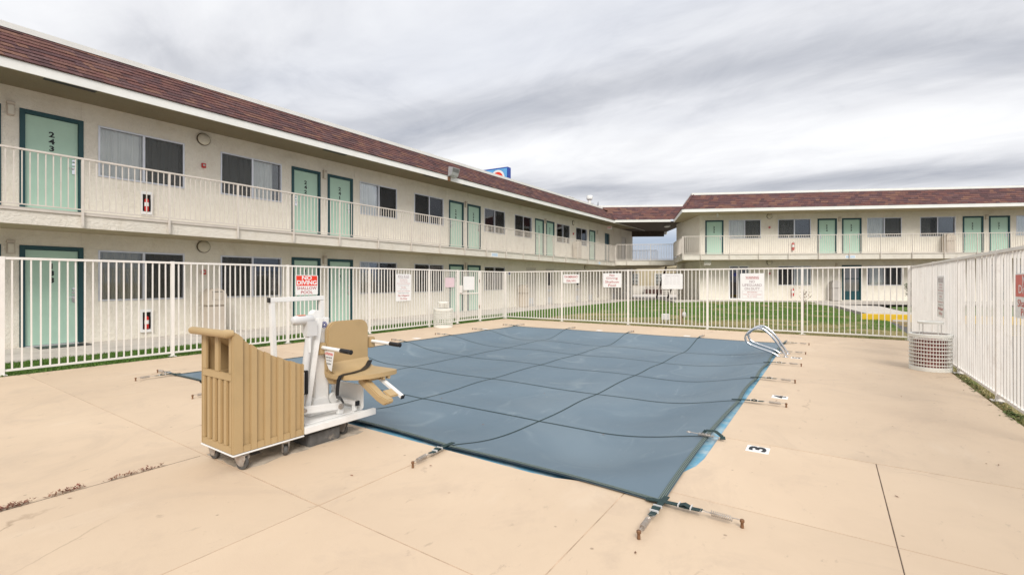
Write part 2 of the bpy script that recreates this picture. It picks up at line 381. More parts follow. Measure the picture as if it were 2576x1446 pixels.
# ------------------------------------------------------------------ mesh helpers
class MB:
    def __init__(s): s.v, s.f, s.m, s.mi = [], [], [], 0
    def add(s, vs, fs):
        o = len(s.v); s.v += [tuple(v) for v in vs]
        for f in fs: s.f.append([i + o for i in f]); s.m.append(s.mi)
        return s
    def box(s, x0, y0, z0, x1, y1, z1):
        v = [(x0, y0, z0), (x1, y0, z0), (x1, y1, z0), (x0, y1, z0), (x0, y0, z1), (x1, y0, z1), (x1, y1, z1), (x0, y1, z1)]
        return s.add(v, [(0, 3, 2, 1), (4, 5, 6, 7), (0, 1, 5, 4), (1, 2, 6, 5), (2, 3, 7, 6), (3, 0, 4, 7)])
    def quad(s, *p): return s.add(p, [tuple(range(len(p)))])
    def bar(s, a, b, w, h, up=(0, 0, 1)):
        a, b = Vector(a), Vector(b); d = (b - a).normalized(); up = Vector(up)
        if abs(d.dot(up)) > .98: up = Vector((1, 0, 0))
        r = d.cross(up).normalized(); u = r.cross(d).normalized()
        v = []
        for p in (a, b):
            for i, j in ((-1, -1), (1, -1), (1, 1), (-1, 1)): v.append(p + r * (w / 2 * i) + u * (h / 2 * j))
        return s.add(v, [(0, 1, 2, 3), (7, 6, 5, 4), (0, 4, 5, 1), (1, 5, 6, 2), (2, 6, 7, 3), (3, 7, 4, 0)])
    def tube(s, pts, r, n=8, cap=True):
        pts = [Vector(p) for p in pts]; rs = r if isinstance(r, (list, tuple)) else [r] * len(pts)
        v = []; prev = None
        for i, p in enumerate(pts):
            d = (pts[min(i + 1, len(pts) - 1)] - pts[max(i - 1, 0)])
            d = d.normalized() if d.length > 1e-9 else Vector((0, 0, 1))
            if prev is None:
                ref = Vector((0, 0, 1)) if abs(d.z) < .9 else Vector((1, 0, 0))
                a = d.cross(ref).normalized()
            else:
                a = (prev - d * prev.dot(d)); a = a.normalized() if a.length > 1e-6 else d.orthogonal().normalized()
            prev = a; b = d.cross(a)
            for k in range(n):
                t = 2 * math.pi * k / n
                v.append(p + (a * math.cos(t) + b * math.sin(t)) * rs[i])
        f = []
        for i in range(len(pts) - 1):
            for k in range(n):
                k2 = (k + 1) % n
                f.append((i * n + k, i * n + k2, (i + 1) * n + k2, (i + 1) * n + k))
        if cap:
            f.append(tuple(reversed(range(n)))); f.append(tuple(range((len(pts) - 1) * n, len(pts) * n)))
        return s.add(v, f)
    def lathe(s, prof, n=20, c=(0, 0, 0), axis='z'):
        v = []; f = []
        for r, z in prof:
            for k in range(n):
                t = 2 * math.pi * k / n; a, b = r * math.cos(t), r * math.sin(t)
                p = (a, b, z) if axis == 'z' else ((z, a, b) if axis == 'x' else (b, z, a))
                v.append((p[0] + c[0], p[1] + c[1], p[2] + c[2]))
        m = len(prof)
        for i in range(m - 1):
            for k in range(n):
                k2 = (k + 1) % n
                f.append((i * n + k, i * n + k2, (i + 1) * n + k2, (i + 1) * n + k))
        f.append(tuple(reversed(range(n)))); f.append(tuple(range((m - 1) * n, m * n)))
        return s.add(v, f)
    def prism(s, poly, lo, hi, fn=None):
        """poly: list of (a,b); extruded along third coordinate; fn(a,b,c)->xyz"""
        fn = fn or (lambda a, b, c: (a, b, c)); n = len(poly)
        v = [fn(a, b, lo) for a, b in poly] + [fn(a, b, hi) for a, b in poly]
        f = [tuple(reversed(range(n))), tuple(range(n, 2 * n))]
        for i in range(n):
            j = (i + 1) % n; f.append((i, j, n + j, n + i))
        return s.add(v, f)
    def slab(s, pts, th, off=None):
        """polygon of 3D points given thickness th downwards (or along off)"""
        o = Vector(off) if off else Vector((0, 0, -th)); n = len(pts)
        v = [Vector(p) for p in pts] + [Vector(p) + o for p in pts]
        f = [tuple(range(n)), tuple(reversed(range(n, 2 * n)))]
        for i in range(n):
            j = (i + 1) % n; f.append((i, n + i, n + j, j))
        return s.add(v, f)
    def mesh(s, name, mats, smooth=False, bevel=0, fixn=True):
        me = bpy.data.meshes.new(name)
        me.from_pydata(s.v, [], s.f); 
        mats = mats if isinstance(mats, (list, tuple)) else [mats]
        for m in mats: me.materials.append(m)
        if len(mats) > 1: me.polygons.foreach_set('material_index', s.m)
        if fixn or bevel:
            bm = bmesh.new(); bm.from_mesh(me)
            if bevel:
                es = [e for e in bm.edges if len(e.link_faces) == 2 and e.calc_face_angle(0) > .6]
                bmesh.ops.bevel(bm, geom=es, offset=bevel, segments=2, affect='EDGES', clamp_overlap=True)
            if fixn: bmesh.ops.recalc_face_normals(bm, faces=bm.faces)
            bm.to_mesh(me); bm.free()
        if smooth:
            me.polygons.foreach_set('use_smooth', [True] * len(me.polygons))
            try: me.set_sharp_from_angle(angle=R(38))
            except Exception: pass
        return me
    def build(s, name, mats, parent=None, smooth=False, bevel=0, loc=None, rotz=None, fixn=True):
        return link(name, s.mesh(name, mats, smooth, bevel, fixn), parent, loc, rotz)
def link(name, me, parent=None, loc=None, rotz=None, mat4=None):
    o = bpy.data.objects.new(name, me); COL.objects.link(o)
    if parent: o.parent = parent
    if mat4 is not None: o.matrix_local = mat4
    if loc: o.location = loc
    if rotz is not None: o.rotation_euler = (0, 0, rotz)
    return o
def tag(o, label=None, cat=None, group=None, kind=None):
    if label: o['label'] = label
    if cat: o['category'] = cat
    if group: o['group'] = group
    if kind: o['kind'] = kind
    return o
def thing(name, label, cat, loc=(0, 0, 0), rotz=0, group=None):
    o = bpy.data.objects.new(name, None); COL.objects.link(o)
    o.empty_display_size = .1
    o.location = loc; o.rotation_euler = (0, 0, rotz)
    return tag(o, label, cat, group)
def copy_tree(o, parent=None):
    c = o.copy(); COL.objects.link(c)
    if parent: c.parent = parent
    for ch in o.children: copy_tree(ch, c)
    return c
def cam2w(X, Y): return (X * CP - Y * SP, X * SP + Y * CP)

# text meshes are made first, while the scene is nearly empty
TXT = {}
def text_mesh(body, bold=0.0, extrude=0.0, space=1.0, line=1.0):
    key = (body, bold, extrude, space, line)
    if key in TXT: return TXT[key]
    cu = bpy.data.curves.new('txt', 'FONT'); cu.body = body
    cu.align_x = 'CENTER'; cu.align_y = 'CENTER'; cu.size = 1.0
    cu.offset = bold; cu.extrude = extrude; cu.resolution_u = 3
    cu.space_character = space; cu.space_line = line
    ob = bpy.data.objects.new('txt', cu); COL.objects.link(ob)
    dg = bpy.context.evaluated_depsgraph_get()
    me = bpy.data.meshes.new_from_object(ob.evaluated_get(dg))
    bpy.data.objects.remove(ob, do_unlink=True); bpy.data.curves.remove(cu)
    xs = [v.co.x for v in me.vertices]; ys = [v.co.y for v in me.vertices]
    cx, cy = (min(xs) + max(xs)) / 2, (min(ys) + max(ys)) / 2
    vs = [(v.co.x - cx, v.co.y - cy, v.co.z) for v in me.vertices]
    fs = [tuple(p.vertices) for p in me.polygons]
    TXT[key] = (vs, fs, max(xs) - min(xs), max(ys) - min(ys))
    bpy.data.meshes.remove(me)
    return TXT[key]
def put_text(name, body, parent, mat, t, sc, zc, w=None, h=None, bold=0.0, depth=0.0, space=1.0, line=1.0, fn=None):
    """text facing +x, reading along +y, upright z, centred at (t, sc, zc); sized to width w and/or height h"""
    vs, fs, tw, th = text_mesh(body, bold, .05 if depth else 0.0, space, line)
    kx = (w / tw) if w else h / th
    ky = (h / th) if h else kx
    mb = MB()
    if fn is None: fn = lambda a, b, c: (t + c, sc + a, zc + b)
    mb.add([fn(x * kx, y * ky, (z / .05 * depth) if depth else 0.0) for x, y, z in vs], fs)
    return mb.build(name, mat, parent, fixn=False)

# ================================================================== ground, deck, pool
PX0, PX1, PY0, PY1, PR = -7.95, -.815, 2.925, 12.0, 1.0
def rrect(x0, y0, x1, y1, r, n=8):
    p = []
    for cx, cy, a0 in ((x1 - r, y1 - r, 0), (x0 + r, y1 - r, 90), (x0 + r, y0 + r, 180), (x1 - r, y0 + r, 270)):
        for k in range(n + 1):
            a = R(a0 + 90 * k / n); p.append((cx + r * math.cos(a), cy + r * math.sin(a)))
    return p
mb = MB()
GZ = -.115
for x0, y0, x1, y1 in ((-500, -500, 500, PY0), (-500, PY1, 500, 700), (-500, PY0, PX0, PY1), (PX1, PY0, 500, PY1)):
    mb.quad((x0, y0, GZ), (x1, y0, GZ), (x1, y1, GZ), (x0, y1, GZ))
tag(mb.build('ground', M['dirt']), kind='structure')

deck = MB().box(-10.03, -5.0, -.11, 1.56, -4.95, -.02).build('pool_deck', M['concrete'])
tag(deck, kind='structure')
pool_poly = rrect(PX0, PY0, PX1, PY1, PR)
cut_me = MB().prism(pool_poly, -1, 1).mesh('cutter', M['dirt'])
cut = link('cutter', cut_me)
cells = [(-10.03, -4.18, -4.95, 1.75), (-4.18, -2.64, -4.95, 1.75), (-2.64, -1.12, -4.95, 1.75), (-1.12, .3, -4.95, 1.75), (.3, 1.56, -4.95, 1.75),
         (.3, 1.56, 1.75, 3.18), (.3, 1.56, 3.18, 4.55), (-1.12, .3, 1.75, 3.18), (-1.12, .3, 3.18, 4.55), (-1.12, 1.56, 4.55, 12.55),
         (-10.03, -7.2, 1.75, 5.2), (-10.03, -7.2, 5.2, 14.38), (-7.2, -4.18, 1.75, 3.18), (-4.18, -2.64, 1.75, 3.18), (-2.64, -1.12, 1.75, 3.18),
         (-2.64, -1.12, 3.18, 4.55), (-7.2, -4.18, 10.6, 14.38), (-4.18, -1.12, 10.6, 14.38), (-1.12, 1.56, 12.55, 14.38)]
tmp = []
for x0, x1, y0, y1 in cells:
    g_ = .0022
    o = MB().box(x0 + g_, y0 + g_, -.11, x1 - g_, y1 - g_, random.uniform(-.001, .001)).build('slab', M['deck'], deck, bevel=.002)
    if x1 > PX0 and x0 < PX1 and y1 > PY0 and y0 < PY1:
        md = o.modifiers.new('b', 'BOOLEAN'); md.operation = 'DIFFERENCE'; md.object = cut; md.solver = 'EXACT'
        tmp.append(o)
M['filler'] = pmat('joint_filler', (.47, .35, .25), .9, .35, 6, .3, 90)
M['crack'] = pmat('open_joint_dirt', (.07, .05, .04), .95, .4, 9)
fl = MB(); zf_ = -.0025
for x0, y0, x1, y1 in ((-10.02, -4.94, 1.55, PY0), (-10.02, PY1, 1.55, 14.37), (-10.02, PY0, PX0, PY1), (PX1, PY0, 1.55, PY1)): fl.quad((x0, y0, zf_), (x1, y0, zf_), (x1, y1, zf_), (x0, y1, zf_))
fl.build('joint_filler', M['filler'], deck, fixn=False)
for x0, y0, x1, y1 in ((.2982, 1.9, .3018, 4.55), (-4.186, -2, -4.174, 1.72)): MB().quad((x0, y0, -.0012), (x1, y0, -.0012), (x1, y1, -.0012), (x0, y1, -.0012)).build('open_joint', M['crack'], deck, fixn=False)
dg = bpy.context.evaluated_depsgraph_get()
for o in tmp:
    me = bpy.data.meshes.new_from_object(o.evaluated_get(dg)); o.modifiers.clear(); o.data = me
    if len(me.polygons) == 0: bpy.data.objects.remove(o, do_unlink=True)
bpy.data.objects.remove(cut, do_unlink=True)

pool = thing('swimming_pool', 'rectangular sky blue plaster pool shell under the grey cover', 'swimming pool', ((PX0 + PX1) / 2, (PY0 + PY1) / 2, -1.6))
ox, oy = (PX0 + PX1) / 2, (PY0 + PY1) / 2
n = len(pool_poly); mb = MB()
inner = rrect(PX0 + .16, PY0 + .16, PX1 - .16, PY1 - .16, PR - .14)
vs = [(x - ox, y - oy, 1.596) for x, y in pool_poly] + [(x - ox, y - oy, 1.572) for x, y in pool_poly] + \
     [(x - ox, y - oy, 1.566) for x, y in inner] + [(x - ox, y - oy, 0) for x, y in inner]
fs = [(r * n + i, r * n + (i + 1) % n, (r + 1) * n + (i + 1) % n, (r + 1) * n + i) for r in range(3) for i in range(n)] + [tuple(range(3 * n, 4 * n))]
mb.add(vs, fs).build('basin', M['poolblue'], pool)
wm = bpy.data.materials.new('pool_water'); wm.use_nodes = True
wb = wm.node_tree.nodes['Principled BSDF']; wb.inputs['Base Color'].default_value = (.05, .14, .17, 1); wb.inputs['Roughness'].default_value = .05
MB().quad(*[(x - ox, y - oy, 1.1) for x, y in inner]).build('water', wm, pool, fixn=False)

# ---- cover
CX0, CX1, CY0, CY1 = -8.06, -.84, 2.95, 12.1
def gprof(d):
    d = max(0, min(1, (d - .03) / 1.15)); return 1 - (1 - d) ** 2
def cover_pt(u, v, dz=0.0):
    x = CX0 + (CX1 - CX0) * u; y = CY0 + (CY1 - CY0) * v
    ed = lambda w, w0=.5: max(0, 1 - w / w0) ** 1.5
    rx = (.05 * v - .02) - (.035 * math.sin(math.pi * v * 3) if v < 1 / 3 else .03 * abs(math.sin(math.pi * 6 * v)))
    x += rx * ed(1 - u) + .05 * abs(math.sin(math.pi * 6 * v)) * ed(u)
    ny = (.06 if .25 < u <= .75 else .035) * abs(math.sin(math.pi * 4 * u)) ** .8
    y += ny * ed(v) - .06 * abs(math.sin(math.pi * 4 * u)) * ed(1 - v)
    ddx, ddy = min(x - PX0, PX1 - x), min(y - PY0, PY1 - y)
    if ddx < PR and ddy < PR: dist = PR - math.hypot(PR - ddx, PR - ddy)
    else: dist = min(ddx, ddy)
    near = gprof(dist)
    hold = 1 - .75 * math.exp(-max(0, dist) / .35)
    bil = (math.sin(math.pi * 4 * u) ** 2) * (math.sin(math.pi * 6 * v) ** 2)
    z = .012 - .17 * near * hold - .045 * bil * near + .012 * near * math.sin(u * 23 + 3 * math.sin(v * 11)) * math.sin(v * 17)
    return Vector((x, y, z + dz))
cover = thing('pool_cover', 'slate blue mesh safety cover strapped down over the pool', 'pool cover', (0, 0, 0))
cn, cm = 112, 144
mb = MB()
mb.add([cover_pt(i / cn, j / cm) for j in range(cm + 1) for i in range(cn + 1)],
       [(j * (cn + 1) + i, j * (cn + 1) + i + 1, (j + 1) * (cn + 1) + i + 1, (j + 1) * (cn + 1) + i) for j in range(cm) for i in range(cn)])
mb.build('fabric', M['cover'], cover, smooth=True, fixn=False)
def ribbon(fn, n, w, name, mats, thick=.004, stitch=False):
    """fn(k)->(point, side vector)"""
    mb = MB(); pts = [fn(k / n) for k in range(n + 1)]
    def strip(off0, off1, dz, mi):
        mb.mi = mi; v = []
        for p, sd in pts: v += [p + sd * off0 + Vector((0, 0, dz)), p + sd * off1 + Vector((0, 0, dz))]
        mb.add(v, [(2 * i, 2 * i + 1, 2 * i + 3, 2 * i + 2) for i in range(n)])
    strip(-w / 2, w / 2, thick, 0)
    strip(-w / 2 - .002, -w / 2, 0, 0) if False else None
    if stitch:
        for o in (-w * .32, 0, w * .32): strip(o - .0018, o + .0018, thick + .0012, 1)
    return mb.build(name, mats, cover, fixn=False)
for k in range(1, 4):
    ribbon(lambda a, u=k / 4: (cover_pt(u, a), Vector((1, 0, 0))), 150, .017, 'strap', M['web'])
for k in range(1, 6):
    ribbon(lambda a, v=k / 6: (cover_pt(a, v), Vector((0, 1, 0))), 120, .017, 'strap', M['web'], .005)
for u, sx in ((0, 1), (1, -1)):
    ribbon(lambda a, u=u, sx=sx: (cover_pt(u, a) + Vector((sx * .022, 0, 0)), Vector((1, 0, 0))), 150, .036, 'hem', [M['web'], M['stitch']], .006, True)
for v, sy in ((0, 1), (1, -1)):
    ribbon(lambda a, v=v, sy=sy: (cover_pt(a, v) + Vector((0, sy * .022, 0)), Vector((0, 1, 0))), 120, .036, 'hem', [M['web'], M['stitch']], .007, True)
def tie_meshes():
    a = MB()      # local +x points away from the pool; strap starts at 0
    rows = [(-.10, .016), (0, .026), (.08, .030), (.14, .028), (.235, .034)]
    for (x0, z0), (x1, z1) in zip(rows, rows[1:]):
        a.add([(x0, -.018, z0), (x0, .018, z0), (x1, .018, z1), (x1, -.018, z1), (x0, -.018, z0 + .006), (x0, .018, z0 + .006), (x1, .018, z1 + .006), (x1, -.018, z1 + .006)],
              [(0, 1, 2, 3), (7, 6, 5, 4), (0, 4, 5, 1), (2, 6, 7, 3), (1, 5, 6, 2), (3, 7, 4, 0)])
    a.add([(.10, -.023, .037), (.10, .023, .037), (.135, .023, .050), (.135, -.023, .050), (.165, .023, .040), (.165, -.023, .040)], [(0, 1, 2, 3), (3, 2, 4, 5)])
    b = MB()      # pale slider buckles
    for x in (.098, .17): b.box(x, -.026, .030, x + .006, .026, .046)
    c = MB()      # spring with its wire loops
    c.tube([(.232, -.018, .037), (.25, -.006, .037), (.29, -.006, .037)], .0022, 6)
    c.tube([(.232, .018, .037), (.25, .006, .037), (.29, .006, .037)], .0022, 6)
    c.tube([(.228, -.024, .037), (.228, .024, .037)], .003, 6)
    c.tube([(.285 + .115 * k / 132, .0145 * math.cos(k * 2 * math.pi / 12), .037 + .0145 * math.sin(k * 2 * math.pi / 12)) for k in range(133)], .0026, 5)
    c.tube([(.28, 0, .037), (.44, 0, .044)], .003, 6)
    d = MB()
    d.lathe([(.010, 0), (.008, .030), (.0125, .032), (.0125, .044), (.008, .048)], 10, (.452, 0, .001))
    return (a.mesh('tie', M['web']), b.mesh('buckle', M['liftgrey']), c.mesh('spring', M['steel'], True), d.mesh('anchor_bolt', M['rust'], True))
TIE = tie_meshes()
def tie(x, y, ang, lift=0):
    o = link('tie_strap', TIE[0], cover, (x, y, lift), ang)
    for nm, me in zip(('buckle', 'spring', 'anchor_bolt'), TIE[1:]): link(nm, me, o)
for k, v in enumerate([0, 1 / 6, 2 / 6, 3 / 6, 4 / 6, 5 / 6, 1]):
    p = cover_pt(1, v); q = cover_pt(0, v)
    if k != 1: tie(p.x, p.y, R(random.uniform(-4, 3)))
    tie(q.x, q.y, R(180 + random.uniform(-5, 5)))
for k in range(5):
    p = cover_pt(k / 4, 0); q = cover_pt(k / 4, 1)
    tie(p.x, p.y, R(-90 + (8 if k == 3 else random.uniform(-3, 3))))
    tie(q.x, q.y, R(90 + random.uniform(-6, 6)))
# the one tie that has come off its bolt and lies folded back on the cover
p = cover_pt(1, 1 / 6)
o = MB()
arc = [(p.x - .06, p.y - .02, .02), (p.x - .03, p.y + .0, .06), (p.x + .05, p.y + .0, .065), (p.x + .11, p.y - .02, .035), (p.x + .12, p.y - .05, .02)]
for a, b in zip(arc, arc[1:]): o.bar(a, b, .044, .006)
o = o.build('loose_tie', M['web'], cover)
sp = MB(); q0 = Vector((p.x + .10, p.y - .055, .034)); q1 = Vector((p.x - .16, p.y - .075, .042)); dr = (q1 - q0).normalized(); sd = Vector((-dr.y, dr.x, 0))
sp.tube([q0 + dr * (.05 + .13 * k / 132) + sd * .0145 * math.cos(k * math.pi / 6) + Vector((0, 0, .0145 * math.sin(k * math.pi / 6))) for k in range(133)], .0026, 5)
sp.tube([q0, q1], .003, 6)
sp.tube([q1 + Vector((.016 * math.cos(a), .016 * math.sin(a), 0)) for a in [k * math.pi / 6 for k in range(13)]], .004, 6)
sp.build('spring', M['steel'], o, smooth=True)

# depth markers painted on tiles let into the deck
for dig, y in (('3', 4.38), ('4', 6.5), ('5', 9.98)):
    t = thing('depth_marker', {'3': 'white tile with dark figure 3 beside the loose folded tie', '4': 'white tile with dark figure 4 midway along the pool side', '5': 'white tile with dark figure 5 behind the steel grab rails'}[dig], 'depth marker', (-.49, y, 0), 0)
    MB().box(-.085, -.075, -.01, .085, .075, .004).build('tile', M['signwhite'], t, bevel=.002)
    vs, fs, tw, th = text_mesh(dig, .035)
    kx, ky = .115 / tw, .13 / th
    MB().add([(-yy * ky, xx * kx, .0065) for xx, yy, zz in vs], fs).build('figure', M['blackpaint'], t, fixn=False)
for x, y, rz in ((-8.32, 5.35, 0), (-8.35, 8.2, 0), (-8.33, 10.9, 0), (-5.4, 12.42, 90), (-3.0, 12.42, 90)):
    t = tag(MB().box(-.085, -.075, -.01, .085, .075, .004).build('depth_marker', M['signwhite'], None, bevel=.002, loc=(x, y, 0), rotz=R(rz)),
            'small white depth marker tile along the far rims of the pool', 'depth marker', 'far depth markers')

# ================================================================== wings
LW = (-13.9, 0.0)                      # wall line of the long wing
K = 1.085
A75 = R(7.5)
RX, RY = 10.80, 29.71                  # right wing origin, camera frame
RWx, RWy = cam2w(RX, RY)
# local axes of a wing: x = outwards from the wall, y = along the wall, z = up
nX, nY = cam2w(-math.sin(A75), -math.cos(A75))
RW_ROT = math.atan2(nY, nX)
def rw(t, s):                          # right wing local -> world
    c, sn = math.cos(RW_ROT), math.sin(RW_ROT)
    return (RWx + t * c - s * sn, RWy + t * sn + s * c)

def wall_mesh(mb, s0, s1, z0, z1, ops, th=.14):
    ss = sorted({s0, s1, *[o[0] for o in ops], *[o[1] for o in ops]})
    zs = sorted({z0, z1, *[o[2] for o in ops], *[o[3] for o in ops]})
    for a, b in zip(ss, ss[1:]):
        for c, d in zip(zs, zs[1:]):
            m, k = (a + b) / 2, (c + d) / 2
            if any(o[0] < m < o[1] and o[2] < k < o[3] for o in ops): continue
            mb.quad((0, a, c), (0, b, c), (0, b, d), (0, a, d))
    for a, b, c, d in ops:
        mb.quad((0, a, c), (-th, a, c), (-th, b, c), (0, b, c)); mb.quad((0, a, d), (0, b, d), (-th, b, d), (-th, a, d))
        mb.quad((0, a, c), (0, a, d), (-th, a, d), (-th, a, c)); mb.quad((0, b, c), (-th, b, c), (-th, b, d), (0, b, d))

DOOR_CACHE = {}
def make_door(w, par, s, z0, width, h, number=None, handle='R', kind='mint'):
    fr = .085
    leafm = {'mint': M['door'], 'beige': M['beigedoor'], 'teal': M['teal']}[kind]
    frm = {'mint': M['teal'], 'beige': M['beigedoor'], 'teal': M['teal']}[kind]
    d = MB().box(-.075, s + fr + .004, z0 + .012, -.03, s + width - fr - .004, z0 + h - fr - .006).build('door', leafm, par, bevel=.003)
    f = MB()
    f.box(-.12, s, z0, .018, s + fr, z0 + h); f.box(-.12, s + width - fr, z0, .018, s + width, z0 + h)
    f.box(-.119, s + fr, z0 + h - fr, .017, s + width - fr, z0 + h)
    f.build('door_frame', frm, d, bevel=.004)
    MB().box(-.11, s + fr, z0 - .02, .02, s + width - fr, z0 + .008).build('threshold', M['alu'], d)
    if kind in ('mint',):
        k = 1 if handle == 'R' else -1
        hs = s + width / 2 + k * (width / 2 - fr - .075)
        l = MB(); l.box(-.03, hs - .03, z0 + .90, -.012, hs + .03, z0 + 1.05); l.box(-.03, hs - .03, z0 + 1.09, -.016, hs + .03, z0 + 1.14)
        l.lathe([(.03, 0), (.03, .012), (.012, .014), (.012, .03)], 12, (-.03, hs, z0 + 1.19), 'x')
        l.tube([(-.01, hs, z0 + 1.01), (.035, hs, z0 + 1.01), (.04, hs - k * .11, z0 + 1.01)], .009, 8)
        l.build('lock', M['chrome'], d, smooth=True)
    if number:
        mbn = MB()
        for i, ch in enumerate(number):
            vs, fs, tw, th = text_mesh(ch, .03, .05)
            kk = .118 / th
            sc = s + width * .5 - .01; zc = z0 + 1.69 - .15 * i
            mbn.add([(-.028 + zz * .04, sc + xx * kk * 1.18, zc + yy * kk) for xx, yy, zz in vs], fs)
        mbn.build('door_number', M['blackpaint'], d, fixn=False)
    return d

def make_window(par, s0, s1, z0, z1, clear='L', cur=(0, 1), cmat='curtain', screen=True, seed=0):
    rnd = random.Random(seed * 13 + 5)
    t0, t1 = -.075, .012; b = .035; mid = (s0 + s1) / 2
    w = MB()
    w.box(t0, s0, z0, t1, s0 + b, z1); w.box(t0, s1 - b, z0, t1, s1, z1)
    w.box(t0, s0 + b, z0, t1 + .006, s1 - b, z0 + b); w.box(t0, s0 + b, z1 - b, t1 - .002, s1 - b, z1)
    w.box(t0 + .01, mid - .025, z0 + b, t1 - .01, mid + .025, z1 - b)
    w = w.build('window', M['alu'], par)
    for k, (a, c) in enumerate(((s0 + b, mid - .025), (mid + .025, s1 - b))):
        tp = -.045 - .012 * k
        MB().box(tp - .004, a, z0 + b, tp, c, z1 - b).build('pane', M['glass'], w)
        scr = (clear == 'L' and k == 1) or (clear == 'R' and k == 0)
        if scr and screen:
            MB().box(-.022, a + .01, z0 + b + .01, -.0205, c - .01, z1 - b - .01).build('insect_screen', M['screen'], w)
    ca, cb = s0 + (s1 - s0) * cur[0], s0 + (s1 - s0) * cur[1]
    if cb - ca > .05:
        n = max(16, int((cb - ca) / .018)); mb = MB(); v = []
        ph = rnd.uniform(0, 6); 
        for i in range(n + 1):
            s = ca + (cb - ca) * i / n
            wv = .030 * math.sin(s * 44 + ph + 1.6 * math.sin(s * 7 + ph)) + .012 * math.sin(s * 83)
            v += [(-.135 + wv, s, z0 - .05), (-.135 + wv * .7, s, z1 + .05)]
        mb.add(v, [(2 * i, 2 * i + 2, 2 * i + 3, 2 * i + 1) for i in range(n)])
        mb.build('curtain', M[cmat], w, smooth=True, fixn=False)
    return w

def railing(par, pts, zb, zt, zdrop, spacing=.108, post_at=None):
    """pts: [(t,s),(t,s)...] path of post positions in wing coords; every post and baluster is its own piece"""
    root = MB()
    for a, b in zip(pts, pts[1:]): root.bar((a[0], a[1], zt), (b[0], b[1], zt), .045, .035)
    root = root.build('railing', M['rail'], par)
    r2 = MB()
    for a, b in zip(pts, pts[1:]): r2.bar((a[0], a[1], zb), (b[0], b[1], zb), .03, .022)
    r2.build('bottom_rail', M['rail'], root)
    pm = MB().box(-.02, -.02, zdrop, .02, .02, zt - .0175).mesh('post', M['rail'])
    bmh = MB().box(-.0085, -.0085, zb + .011, .0085, .0085, zt - .0175).mesh('baluster', M['rail'])
    for p in pts: link('post', pm, root, (p[0], p[1], 0))
    for a, b in zip(pts, pts[1:]):
        L = math.hypot(b[0] - a[0], b[1] - a[1]); n = max(1, round(L / spacing))
        ang = math.atan2(b[1] - a[1], b[0] - a[0])
        for i in range(1, n):
            link('baluster', bmh, root, (a[0] + (b[0] - a[0]) * i / n, a[1] + (b[1] - a[1]) * i / n, 0), ang)
    return root

def shingle_face(mb_stuff, roof, e0, e1, t0, t1, courses, indiv=0, order=None, wscale=1.0):
    """quad face: eave e0->e1, top t0->t1 (3D points, left to right seen from outside).  nearest pieces single, rest joined"""
    e0, e1, t0, t1 = map(Vector, (e0, e1, t0, t1))
    nrm = (e1 - e0).cross(t0 - e0).normalized()
    out = []
    for c in range(courses):
        f0, f1 = c / courses, (c + 1.28) / courses
        a0, a1 = e0.lerp(t0, f0), e1.lerp(t1, f0)
        b0, b1 = e0.lerp(t0, min(f1, 1.0)), e1.lerp(t1, min(f1, 1.0))
        L = (a1 - a0).length; x = -random.uniform(0, .3)
        if L < .05: continue
        tone = random.randrange(8)
        while x < L:
            w = random.choice((.16, .24, .33)) * wscale; s, e = max(0, x), min(L, x + w)
            if e - s > .02:
                lift = .020 + random.choice((0, .004, .008))
                fa, fb = s / L, (e - .003) / L
                p = [a0.lerp(a1, fa), a0.lerp(a1, fb), b0.lerp(b1, fb), b0.lerp(b1, fa)]
                q = [p[0] + nrm * lift, p[1] + nrm * lift, p[2] + nrm * .004, p[3] + nrm * .004]
                q2 = [p[0] + nrm * .001, p[1] + nrm * .001]
                tone = random.randrange(8)
                out.append((q, q2, tone, p[0], c))
            x += w
    if indiv:
        order_pts = sorted(out, key=lambda o: (o[3] - Vector(order)).length)
    else: order_pts = out
    for i, (q, q2, tone, p0, c) in enumerate(order_pts):
        vs = q + q2; fs = [(0, 1, 2, 3), (4, 5, 1, 0), (4, 0, 3), (1, 5, 2)]
        if i < indiv:
            m = MB().add([v - p0 for v in vs], fs); link('shingle', m.mesh('shingle', SH[tone], fixn=False), roof, tuple(p0))
        else:
            mb_stuff.mi = tone; mb_stuff.add(vs, fs)

def wing_lamp_box(name, label, group, loc, rot):
    t = thing(name, label, 'wall lamp', loc, rot, group)
    MB().box(0, -.055, -.14, .07, .055, .08).build('housing', M['binbeige'], t, bevel=.008)
    MB().box(0.002, -.062, .081, .085, .062, .14).build('hood', M['binbeige'], t, bevel=.006)
    MB().box(.071, -.04, -.12, .078, .04, .06).build('lens', M['lens'], t)
def round_lamp(label, group, loc, rot):
    t = thing('round_wall_lamp', label, 'wall lamp', loc, rot, group)
    MB().lathe([(.165, 0), (.165, .03), (.155, .04)], 28, (0, 0, 0), 'x').build('base_ring', M['darkring'], t, smooth=True)
    MB().lathe([(.148, .038), (.145, .06), (.12, .085), (.07, .102), (.01, .108)], 28, (0, 0, 0), 'x').build('diffuser', M['lens'], t, smooth=True)
def alarm(label, group, loc, rot):
    t = thing('fire_alarm', label, 'fire alarm', loc, rot, group)
    MB().box(0, -.05, -.06, .05, .05, .06).build('housing', M['redplastic'], t, bevel=.006)
    MB().box(.051, -.028, -.02, .056, .028, .03).build('face', M['steel'], t)
